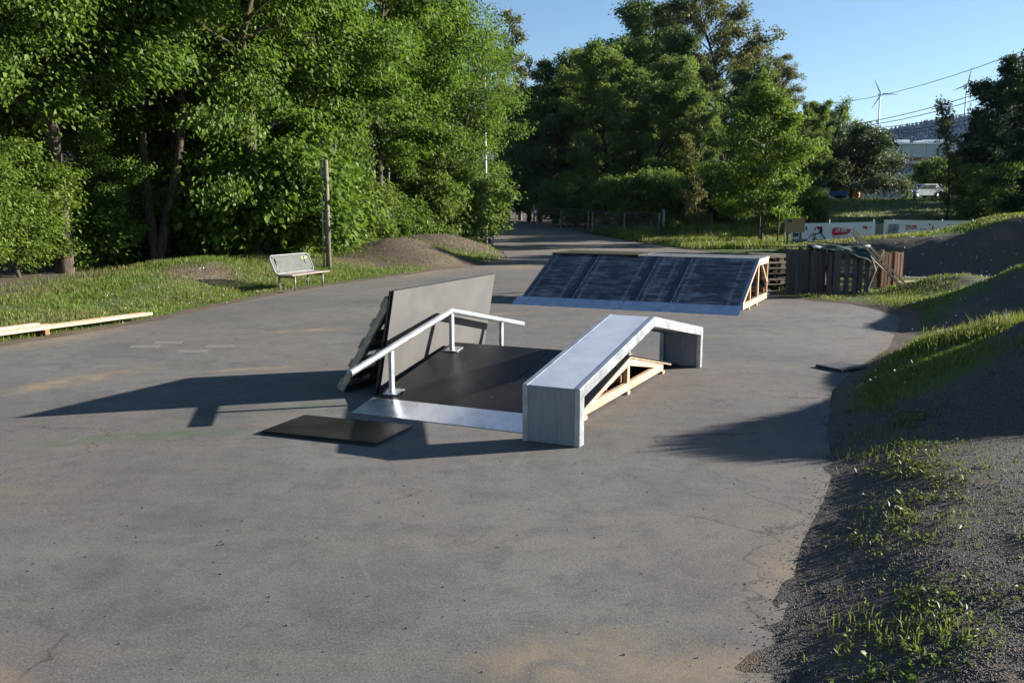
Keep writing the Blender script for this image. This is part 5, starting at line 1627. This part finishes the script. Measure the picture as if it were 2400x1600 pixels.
MB().prism([(-0.75, 0.45), (0.35, 0.32), (0.5, 0.9), (0.42, 1.0), (0.2, 0.5), (-0.2, 0.55), (-0.3, 0.78), (-0.8, 0.72)], -0.14, 0.14).build('body', 'white_paint', mo, bevel=0.02)
MB().tube([(0.55, -0.0, 0.3), (0.40, 0, 1.05)], 0.03, 8).build('fork', 'dark_steel', mo, True)
MB().tube([(0.36, -0.3, 1.08), (0.36, 0.3, 1.08)], 0.02, 8).build('handlebar', 'dark_steel', mo, True)
# scattered yard timber
for i, (x, Y, ln, zz, lab) in enumerate(((2035, 92, 2.4, 0.6, 'pale plank on the yard heap left of the scooter'), (2062, 94, 1.6, 0.8, 'short pale plank sticking up left of the parked car'), (2098, 95.5, 1.0, 0.5, 'pale plank end beside the front wheel of the parked car'), (2050, 90, 2.0, 0.4, 'dark plank on the yard heap'))):
    X = px(x, Y)
    o = empty('yard_plank', (X, Y, gz(X, Y) + zz), 0.2 * i, lab, 'plank', 'planks lying in the yard')
    MB().box(-ln / 2, ln / 2, -0.12, 0.12, 0, 0.09).build('plank', 'pine_x' if i < 3 else 'old_wood_x', o)

# tin-roofed shed
sx0, sx1, sy = px(2000, 128), px(2200, 128), 128.0
sg = gz((sx0 + sx1) / 2, sy)
sh = empty('tin_shed', (sx0, sy, sg), 0, 'low shed with corrugated pale roof behind the parked car', 'shed')
W_ = sx1 - sx0
ztop = 2.2 + (483 - 402 * K_) / 2100 * 128 - sg
MB().box(0, W_, 0.4, 5.0, -0.5, ztop - 0.1).build('wall', 'grey_wall', sh)
MB().box(W_ * 0.42, W_ * 0.9, 0.36, 0.399, ztop - 1.6, ztop - 0.45).build('brick_panel', 'brick_red', sh)
nn = 100
rv, rf = [], []
for i in range(nn + 1):
    u = W_ * i / nn
    dz_ = 0.05 * (1 if i % 2 else -1)
    rv += [(u, 0, ztop + dz_), (u, 2.6, ztop + 1.0 + dz_)]
for i in range(nn):
    rf.append((2 * i, 2 * i + 2, 2 * i + 3, 2 * i + 1))
link(bpy.data.objects.new('corrugated_roof', raw_mesh('corrugated_roof', rv, rf, 'roof_sheet')), sh)
MB().box(-0.5, W_ + 1.5, 2.7, 3.2, ztop + 0.9, ztop + 1.5).build('upper_wall', 'roof_dark', sh)
MB().box(-0.5, W_ + 1.5, 2.5, 3.4, ztop + 1.55, ztop + 1.95).build('roof_edge', 'grey_wall', sh)
MB().box(-0.5, W_ + 1.5, 3.5, 8.4, ztop + 1.96, ztop + 2.5).build('upper_roof', 'brick_red', sh)
# factory hall
hy = 190.0
hx0, hx1 = px(1960, hy), px(2330, hy)
hgz = gz(hx0, hy)
hz = 2.2 + (483 - 336 * K_) / 2100 * hy
ha = empty('factory_hall', (hx0, hy, hgz), 0, 'large flat-roofed grey factory hall below the wooded hill', 'hall')
HW = hx1 - hx0
nw = 5
for k in range(nw):
    MB().box(HW * k / nw + 0.04, HW * (k + 1) / nw - 0.04, 0, 30, -1, hz - hgz - 0.02 * (k % 2)).build('wall_panel', 'grey_wall', ha)
MB().box(-0.3, HW + 0.3, -0.3, 30.3, hz - hgz + 0.001, hz - hgz + 0.35).build('roof_edge', 'white_paint', ha)
for u in (0.16, 0.42):
    MB().box(HW * u, HW * u + 5.5, 2, 8, hz - hgz + 0.352, hz - hgz + 1.1).build('roof_light', 'white_paint', ha)
MB().tube([(HW * 0.47, -0.25, -1), (HW * 0.47, -0.25, hz - hgz - 0.8)], 0.22, 8).build('downpipe', 'dark_steel', ha)

# wind turbines on the ridge
def turbine(x, top_y, Y, hubh, label, rot):
    X = px(x, Y)
    hub = 2.2 + (483 - top_y * K_) / 2100 * Y
    o = empty('wind_turbine', (X, Y, hub - hubh), 0, label, 'wind turbine', 'wind turbines on the ridge')
    MB().tube([(0, 0, 0), (0, 0, hubh)], [1.8, 1.0], 12).build('tower', 'turbine_white', o, True)
    MB().tube([(0, 5, hubh), (0, -3, hubh + 0.2)], [1.8, 1.8], 10).build('nacelle', 'turbine_white', o, True)
    for k in range(3):
        a = rot + k * 2.0944
        d = Vector((math.cos(a), 0, math.sin(a)))
        s_ = Vector((-math.sin(a), 0, math.cos(a)))
        c = Vector((0, -4, hubh))
        Lb = hubh * 0.29
        MB().add([c + d * 1.0 - s_ * 0.8, c + d * 1.0 + s_ * 0.8, c + d * Lb * 0.2 + s_ * 1.9, c + d * Lb + s_ * 0.2, c + d * Lb - s_ * 0.2, c + d * Lb * 0.2 - s_ * 0.9,
                  c + d * 1.0 + Vector((0, 0.7, 0)), c + d * Lb + Vector((0, 0.2, 0))], [(0, 1, 2, 3, 4, 5), (0, 6, 1), (1, 6, 2), (2, 6, 7, 3), (3, 7, 4), (4, 7, 6, 5), (5, 6, 0)]).build('blade', 'turbine_white', o)
turbine(1997, 227, 1500, 92, 'white wind turbine seen in full left above the hall', R(118))
turbine(2189, 206, 1450, 92, 'white wind turbine right, half hidden behind the dark tree', R(82))

# power pole and lines
pY = 105.0
ppx, ppz = px(1872, pY), 2.2 + (483 - 300 * K_) / 2100 * pY
pp = empty('power_pole', (ppx, pY, gz(ppx, pY)), 0, 'grey steel power pole with a crossarm beside the willow', 'power pole')
hp = ppz - gz(ppx, pY)
MB().tube([(0, 0, -0.3), (0, 0, hp)], [0.24, 0.16], 10).build('mast', 'lamp_metal', pp, True)
MB().beam((-1.9, 0.9, hp - 0.1), (0.7, -0.5, hp - 0.15), 0.14, 0.16).build('crossarm', 'lamp_metal', pp)
for k in range(4):
    MB().tube([(-1.7 + 0.7 * k, 0.8 - 0.38 * k, hp - 0.02), (-1.7 + 0.7 * k, 0.8 - 0.38 * k, hp + 0.28)], 0.06, 8).build('insulator', 'dark_steel', pp, True)
def wire(p, q, sag, label):
    p, q = Vector(p), Vector(q)
    pts = [(p.lerp(q, k / 14) - Vector((0, 0, sag * 4 * (k / 14) * (1 - k / 14)))) - p for k in range(15)]
    o = empty('power_line', p, 0, label, 'power line', 'overhead power lines')
    MB().tube(pts, 0.032, 5).build('cable', 'wire_metal', o, True)
def at(x, y, Y):
    return (px(x, Y), Y, 2.2 + (483 + 0.0 - y * K_) / 2100 * Y * 1.0)
wire(at(1850, 248, 140), at(2400, 98, 70), 1.2, 'topmost single overhead line across the sky')
wire(at(1850, 300, 105), at(2400, 160, 60), 0.9, 'upper overhead line of the close pair')
wire(at(1855, 300, 107), at(2400, 172, 60), 1.1, 'lower overhead line of the close pair')
wire(at(1870, 302, 105), at(2400, 215, 62), 0.9, 'fourth overhead line from the top')
wire(at(1880, 303, 106), at(2400, 226, 62), 1.2, 'fifth overhead line from the top')
wire(at(1890, 304, 106), at(2400, 240, 64), 1.2, 'lowest overhead line, just above the hill')

# ----------------------------------------------------------------------------
# houses glimpsed through the wood
# ----------------------------------------------------------------------------
def house(x0, x1, y, depth, z0, wh, rh, wall, roof, label, wins):
    r_ = empty('house', (x0, y, z0), 0, label, 'house', 'houses behind the wood')
    W = x1 - x0
    MB().box(0, W, 0, depth, -1, wh).build('wall', wall, r_)
    MB().add([(-0.4, -0.5, wh), (W + 0.4, -0.5, wh), (W + 0.4, depth + 0.5, wh), (-0.4, depth + 0.5, wh), (-0.4, depth / 2, wh + rh), (W + 0.4, depth / 2, wh + rh)],
             [(0, 1, 5, 4), (2, 3, 4, 5), (0, 4, 3), (1, 2, 5), (0, 3, 2, 1)]).build('roof', roof, r_)
    MB().box(-0.4, W + 0.4, -0.56, -0.505, wh - 0.12, wh + 0.1).build('eaves_board', 'white_paint', r_)
    for u, z in wins:
        f = MB().box(u, u + 1.2, -0.05, -0.002, z, z + 1.3).build('window', 'white_paint', r_)
        MB().box(u + 0.08, u + 1.12, -0.06, -0.051, z + 0.08, z + 1.22).build('pane', 'glass_dark', f)
house(px(780, 70), px(1000, 70), 70, 8, 0.3, 4.2, 2.5, 'grey_wall', 'roof_sheet', 'grey house with pale roof behind the slanting trunk', ((1.0, 1.2), (3.4, 1.2), (5.6, 1.2)))
house(px(150, 58), px(420, 58), 58, 9, 0.3, 7.4, 3.0, 'cream_wall', 'white_paint', 'cream house with white gable glimpsed high through the left wood', ((1.0, 4.6), (4.0, 4.6), (1.0, 1.5), (4.0, 1.5)))
hf = empty('bar_fence', (px(770, 60), 60, 0.2), 0, 'dark metal bar fence before the grey house', 'fence')
for k in range(26):
    MB().box(0.2 * k, 0.2 * k + 0.03, 0, 0.03, 0, 1.5).build('bar', 'dark_steel', hf)
MB().box(0, 5.2, -0.032, -0.002, 1.35, 1.42).build('rail', 'dark_steel', hf)
MB().box(0, 5.2, -0.032, -0.002, 0.15, 0.22).build('rail', 'dark_steel', hf)

# ----------------------------------------------------------------------------
# grass, gravel, litter
# ----------------------------------------------------------------------------
def scatter(n, x0, x1, y0, y1, q):
    return q.uniform(x0, x1, n), q.uniform(y0, y1, n)
def blades(x, y, z, q, hmean, wd, name='grass'):
    n = len(x)
    a = q.uniform(0, 6.283, n)
    ln = q.uniform(0.05, 0.55, n)
    b = q.uniform(0, 6.283, n)
    h = hmean * q.uniform(0.5, 1.35, n)
    dx, dy = np.cos(b) * ln * h, np.sin(b) * ln * h
    sx, sy = np.cos(a) * wd, np.sin(a) * wd
    p0 = np.stack([x - sx, y - sy, z - 0.02], -1)
    p1 = np.stack([x + sx, y + sy, z - 0.02], -1)
    p2 = np.stack([x + dx * 0.4 + sx * 0.7, y + dy * 0.4 + sy * 0.7, z + h * 0.6], -1)
    p3 = np.stack([x + dx * 0.4 - sx * 0.7, y + dy * 0.4 - sy * 0.7, z + h * 0.6], -1)
    p4 = np.stack([x + dx, y + dy, z + h * q.uniform(0.75, 1.0, n)], -1)
    co = np.stack([p0, p1, p2, p3, p4], 1).reshape(-1, 3)
    k = np.arange(n)[:, None] * 5
    tr = np.concatenate([k + np.array([[0, 1, 2]]), k + np.array([[0, 2, 3]]), k + np.array([[3, 2, 4]])], 1).reshape(-1, 3)
    return co, tr
def grass_region(n, x0, x1, y0, y1, hfun, wd, seed, thin=None):
    q = np.random.default_rng(seed)
    x, y = scatter(n, x0, x1, y0, y1, q)
    sd = poly_sd(x, y, ASPH)
    g, d = gravel_map(x, y, sd), dirt_map(x, y, sd)
    cl = fbm(x, y, 1.6)
    dens = np.clip(1.0 - 1.25 * g - 0.95 * d, 0, 1) * np.clip((cl - 0.22) * 3.2, 0.06, 1)
    dens *= sst(sd, 0.05, 0.5)
    if thin is not None:
        dens = thin(x, y, sd, dens, g)
    keep = q.random(n) < dens
    x, y, sd, cl = x[keep], y[keep], sd[keep], cl[keep]
    z = height(x, y, sd)
    h = hfun(x, y, sd, q) * (0.55 + 0.9 * cl)
    co, tr = blades(x, y, z, q, h, wd * q.uniform(0.6, 1.3, len(x)))
    lv = np.clip(np.repeat(0.6 * fbm(x + 9, y, 0.9) + 0.4 * q.random(len(x)), 5), 0, 1)
    return co, tr, lv
parts = []
parts.append(grass_region(150000, -12.5, -2.0, 13, 34, lambda x, y, s, q: 0.075 + 0.05 * sst(s, 2.5, 4.5), 0.0075, 1))
def thin_r(x, y, sd, dens, g):
    # strip of tufts between asphalt and gravel, turf on the left faces of the mounds
    strip = np.exp(-0.5 * ((sd - 0.85) / 0.28) ** 2) * sst(-y, -9.8, -9.2) * np.clip((fbm(x, y, 2.3) - 0.40) * 6, 0, 1)
    loose = 0.008 * sst(-y, -9.8, -9.0) * np.clip((fbm(x + 7, y + 3, 1.9) - 0.60) * 9, 0, 1)
    return np.maximum(dens * sst(y, 9.0, 9.8), np.maximum(strip * 0.16, loose))
parts.append(grass_region(210000, 0.8, 7.5, 3.6, 13.4, lambda x, y, s, q: 0.030 + 0.035 * sst(y, 9, 11), 0.0032, 2, thin_r))
parts.append(grass_region(110000, 5.0, 16.5, 13.0, 28.5, lambda x, y, s, q: 0.065 + 0 * x, 0.0065, 3))
parts.append(grass_region(26000, 8.5, 22.0, 29.0, 34.0, lambda x, y, s, q: 0.10 + 0 * x, 0.010, 4))
parts.append(grass_region(60000, 2.0, 20.0, 46.0, 66.0, lambda x, y, s, q: 0.30 + 0.15 * sst(y, 54, 60), 0.020, 5))
parts.append(grass_region(12000, -4.5, 1.0, 34.0, 46.0, lambda x, y, s, q: 0.12 + 0 * x, 0.012, 6))
parts.append(grass_region(14000, 10.0, 44.0, 66.0, 100.0, lambda x, y, s, q: 0.16 + 0 * x, 0.04, 8))
# taller clump on the near mound
q = np.random.default_rng(9)
xs_, ys_ = [], []
for cx, cy, r_, n in ((5.95, 11.65, 0.30, 1500), (5.6, 11.9, 0.25, 700), (5.2, 10.5, 0.22, 420), (5.0, 9.75, 0.18, 260), (4.05, 9.35, 0.18, 300), (5.45, 9.25, 0.13, 160), (3.4, 8.1, 0.2, 120), (3.1, 7.55, 0.18, 120), (2.5, 5.6, 0.12, 60), (1.75, 4.3, 0.16, 90), (3.1, 5.0, 0.06, 60), (2.0, 4.05, 0.12, 90), (4.2, 9.9, 0.2, 200), (6.6, 9.1, 0.5, 900), (6.9, 9.9, 0.45, 900), (6.8, 11.9, 0.4, 700)):
    xs_.append(q.normal(cx, r_, n)); ys_.append(q.normal(cy, r_, n))
x, y = np.concatenate(xs_), np.concatenate(ys_)
sd = poly_sd(x, y, ASPH)
k = sd > 0.05
x, y, sd = x[k], y[k], sd[k]
co, tr = blades(x, y, height(x, y, sd), q, np.where(x > 6.3, 0.22, np.where(y > 11, 0.15, 0.075)), np.where((y > 11) | (x > 6.0), 0.006, 0.0035) * 1.0)
parts.append((co, tr, np.clip(np.repeat(0.5 + 0.5 * q.random(len(x)), 5), 0, 1)))
cos, trs, lvs, k = [], [], [], 0
for co, tr, lv in parts:
    cos.append(co); trs.append(tr + k); lvs.append(lv); k += len(co)
me = fast_mesh('grass', np.concatenate(cos), np.concatenate(trs), 'grass_blade', {'lv': np.concatenate(lvs)})
tag(link(bpy.data.objects.new('grass', me)), 'green grass growing on the verges, mounds and meadow', 'grass', kind='stuff')

# low broad-leaved weeds between asphalt and gravel
q = np.random.default_rng(33)
n = 22000
yy = 3.7 + 9.0 * q.random(n)
xx = q.uniform(1.0, 6.2, n)
sd = poly_sd(xx, yy, ASPH)
den = np.exp(-0.5 * ((sd - 0.62) / 0.22) ** 2) * np.clip((fbm(xx + 3, yy, 2.3) - 0.46) * 7, 0, 1) + 0.05 * sst(yy, 8.8, 9.6) * (sd > 0.2) + 0.006
keep = (q.random(n) < den) & (sd > 0.15)
xx, yy, sd = xx[keep], yy[keep], sd[keep]
rep_ = 5
xx, yy, sd = np.repeat(xx, rep_), np.repeat(yy, rep_), np.repeat(sd, rep_)
a = q.uniform(0, 6.283, len(xx))
rr = np.abs(q.normal(0, 0.022, len(xx)))
ctr = np.stack([xx + rr * np.cos(a), yy + rr * np.sin(a), height(xx, yy, sd) + q.uniform(0.004, 0.04, len(xx))], -1)
out = np.stack([np.cos(a), np.sin(a), q.uniform(0.0, 0.9, len(xx))], -1)
me = leaves_mesh('weeds', ctr, out, q, 0.028, 'weed_leaf', 0.1, 0.28, 0.4)
tag(link(bpy.data.objects.new('weeds', me)), 'low weeds rooted along the right border of the asphalt', 'weeds', kind='stuff')

# loose stones on the gravel
def stones(n, x, y, z, size, q):
    base = np.array([[1, 0, 0], [-0.5, 0.87, 0], [-0.5, -0.87, 0], [0, 0, 0.8], [0, 0, -0.6]])
    m = len(x)
    sc = size * q.uniform(0.5, 1.6, m)
    a = q.uniform(0, 6.283, m)
    v = base[None] * sc[:, None, None] * q.uniform(0.6, 1.3, (m, 5, 3))
    ca, sa = np.cos(a)[:, None], np.sin(a)[:, None]
    co = np.stack([v[..., 0] * ca - v[..., 1] * sa + x[:, None], v[..., 0] * sa + v[..., 1] * ca + y[:, None], v[..., 2] + z[:, None]], -1).reshape(-1, 3)
    k = np.arange(m)[:, None] * 5
    f = np.array([[0, 1, 3], [1, 2, 3], [2, 0, 3], [1, 0, 4], [2, 1, 4], [0, 2, 4]])
    return co, (k[:, :, None] + f[None]).reshape(-1, 3)
q = np.random.default_rng(21)
n = 90000
yy = 3.6 + 9.5 * q.random(n) ** 1.5
xx = q.uniform(0.9, 1.0, n) + (0.62 * yy + 0.6) * q.random(n)
sd = poly_sd(xx, yy, ASPH)
g = gravel_map(xx, yy, sd)
keep = (q.random(n) < g * sst(sd, -0.25, 0.25) * (0.35 + 0.9 * fbm(xx, yy, 1.3)))
xx, yy, sd = xx[keep], yy[keep], sd[keep]
co, tr = stones(0, xx, yy, np.maximum(height(xx, yy, sd), 0.0) + 0.001, 0.0052, q)
n2 = 5000
y2 = q.uniform(3.6, 9.5, n2)
x2 = q.uniform(0.4, 5.0, n2)
s2 = poly_sd(x2, y2, ASPH)
k2 = (s2 < 0.1) & (q.random(n2) < np.exp(-((s2 + 0.0) / 0.22) ** 2))
x2, y2 = x2[k2], y2[k2]
co2, tr2 = stones(0, x2, y2, np.full(len(x2), 0.002), 0.0042, q)
me = fast_mesh('gravel', np.concatenate([co, co2]), np.concatenate([tr, tr2 + len(co)]), 'stone')
tag(link(bpy.data.objects.new('gravel', me)), 'loose dark gravel on the pump track at the right', 'gravel', kind='stuff')
# stones on the left gravel mounds and chips on the berm
n = 14000
xx, yy = q.uniform(-11, 0, n), q.uniform(21, 44, n)
sd = poly_sd(xx, yy, ASPH)
keep = q.random(n) < left_mounds(xx, yy)
xx, yy, sd = xx[keep], yy[keep], sd[keep]
co, tr = stones(0, xx, yy, height(xx, yy, sd), 0.022, q)
me = fast_mesh('gravel_chips', co, tr, 'debris')
tag(link(bpy.data.objects.new('gravel_chips', me)), 'coarse chips on the earth mounds at the left', 'gravel', kind='stuff')
# litter: twigs and leaf bits on asphalt
n = 900
yy = 3.5 + 26 * q.random(n) ** 1.4
xx = q.uniform(-0.62, 0.6, n) * yy
sd = poly_sd(xx, yy, ASPH)
keep = sd < -0.05
xx, yy = xx[keep], yy[keep]
co, tr = stones(0, xx, yy, np.full(len(xx), 0.003), 0.0062, q)
me = fast_mesh('litter', co, tr, 'debris')
tag(link(bpy.data.objects.new('litter', me)), 'dark twigs and leaf bits strewn over the asphalt', 'litter', kind='stuff')
# white blossom flecks in the grass and on the berm
n = 900
xx = np.concatenate([q.uniform(8.5, 17, 420), q.uniform(4, 11, 200), q.uniform(-9, -5.5, 120)])
yy = np.concatenate([q.uniform(25.5, 29.8, 420), q.uniform(9.5, 22, 200), q.uniform(16, 27, 120)])
sd = poly_sd(xx, yy, ASPH)
keep = sd > 0.2
xx, yy, sd = xx[keep], yy[keep], sd[keep]
co, tr = stones(0, xx, yy, height(xx, yy, sd) + np.where(yy > 25, 0.02, 0.09), np.where(yy > 25, 0.022, 0.014), q)
me = fast_mesh('blossoms', co, tr, 'petal')
tag(link(bpy.data.objects.new('blossoms', me)), 'white flower heads and petals dotting the grass and berm', 'flowers', kind='stuff')

# ----------------------------------------------------------------------------
# haze between here and the hills
# ----------------------------------------------------------------------------
hzm = bpy.data.materials.new('haze')
hzm.use_nodes = True
hn = hzm.node_tree.nodes
hn.clear()
pv = hn.new('ShaderNodeVolumePrincipled')
pv.inputs['Color'].default_value = (0.30, 0.52, 1.0, 1)
pv.inputs['Density'].default_value = 0.00004
pv.inputs['Anisotropy'].default_value = 0.3
ho = hn.new('ShaderNodeOutputMaterial')
hzm.node_tree.links.new(pv.outputs[0], ho.inputs['Volume'])
MAT['haze'] = hzm
hb = MB().box(-2600, 2900, -200, 3600, -8, 230)
o = hb.build('haze', hzm)
tag(o, 'thin pale blue haze in front of the far hills', 'haze', kind='stuff')
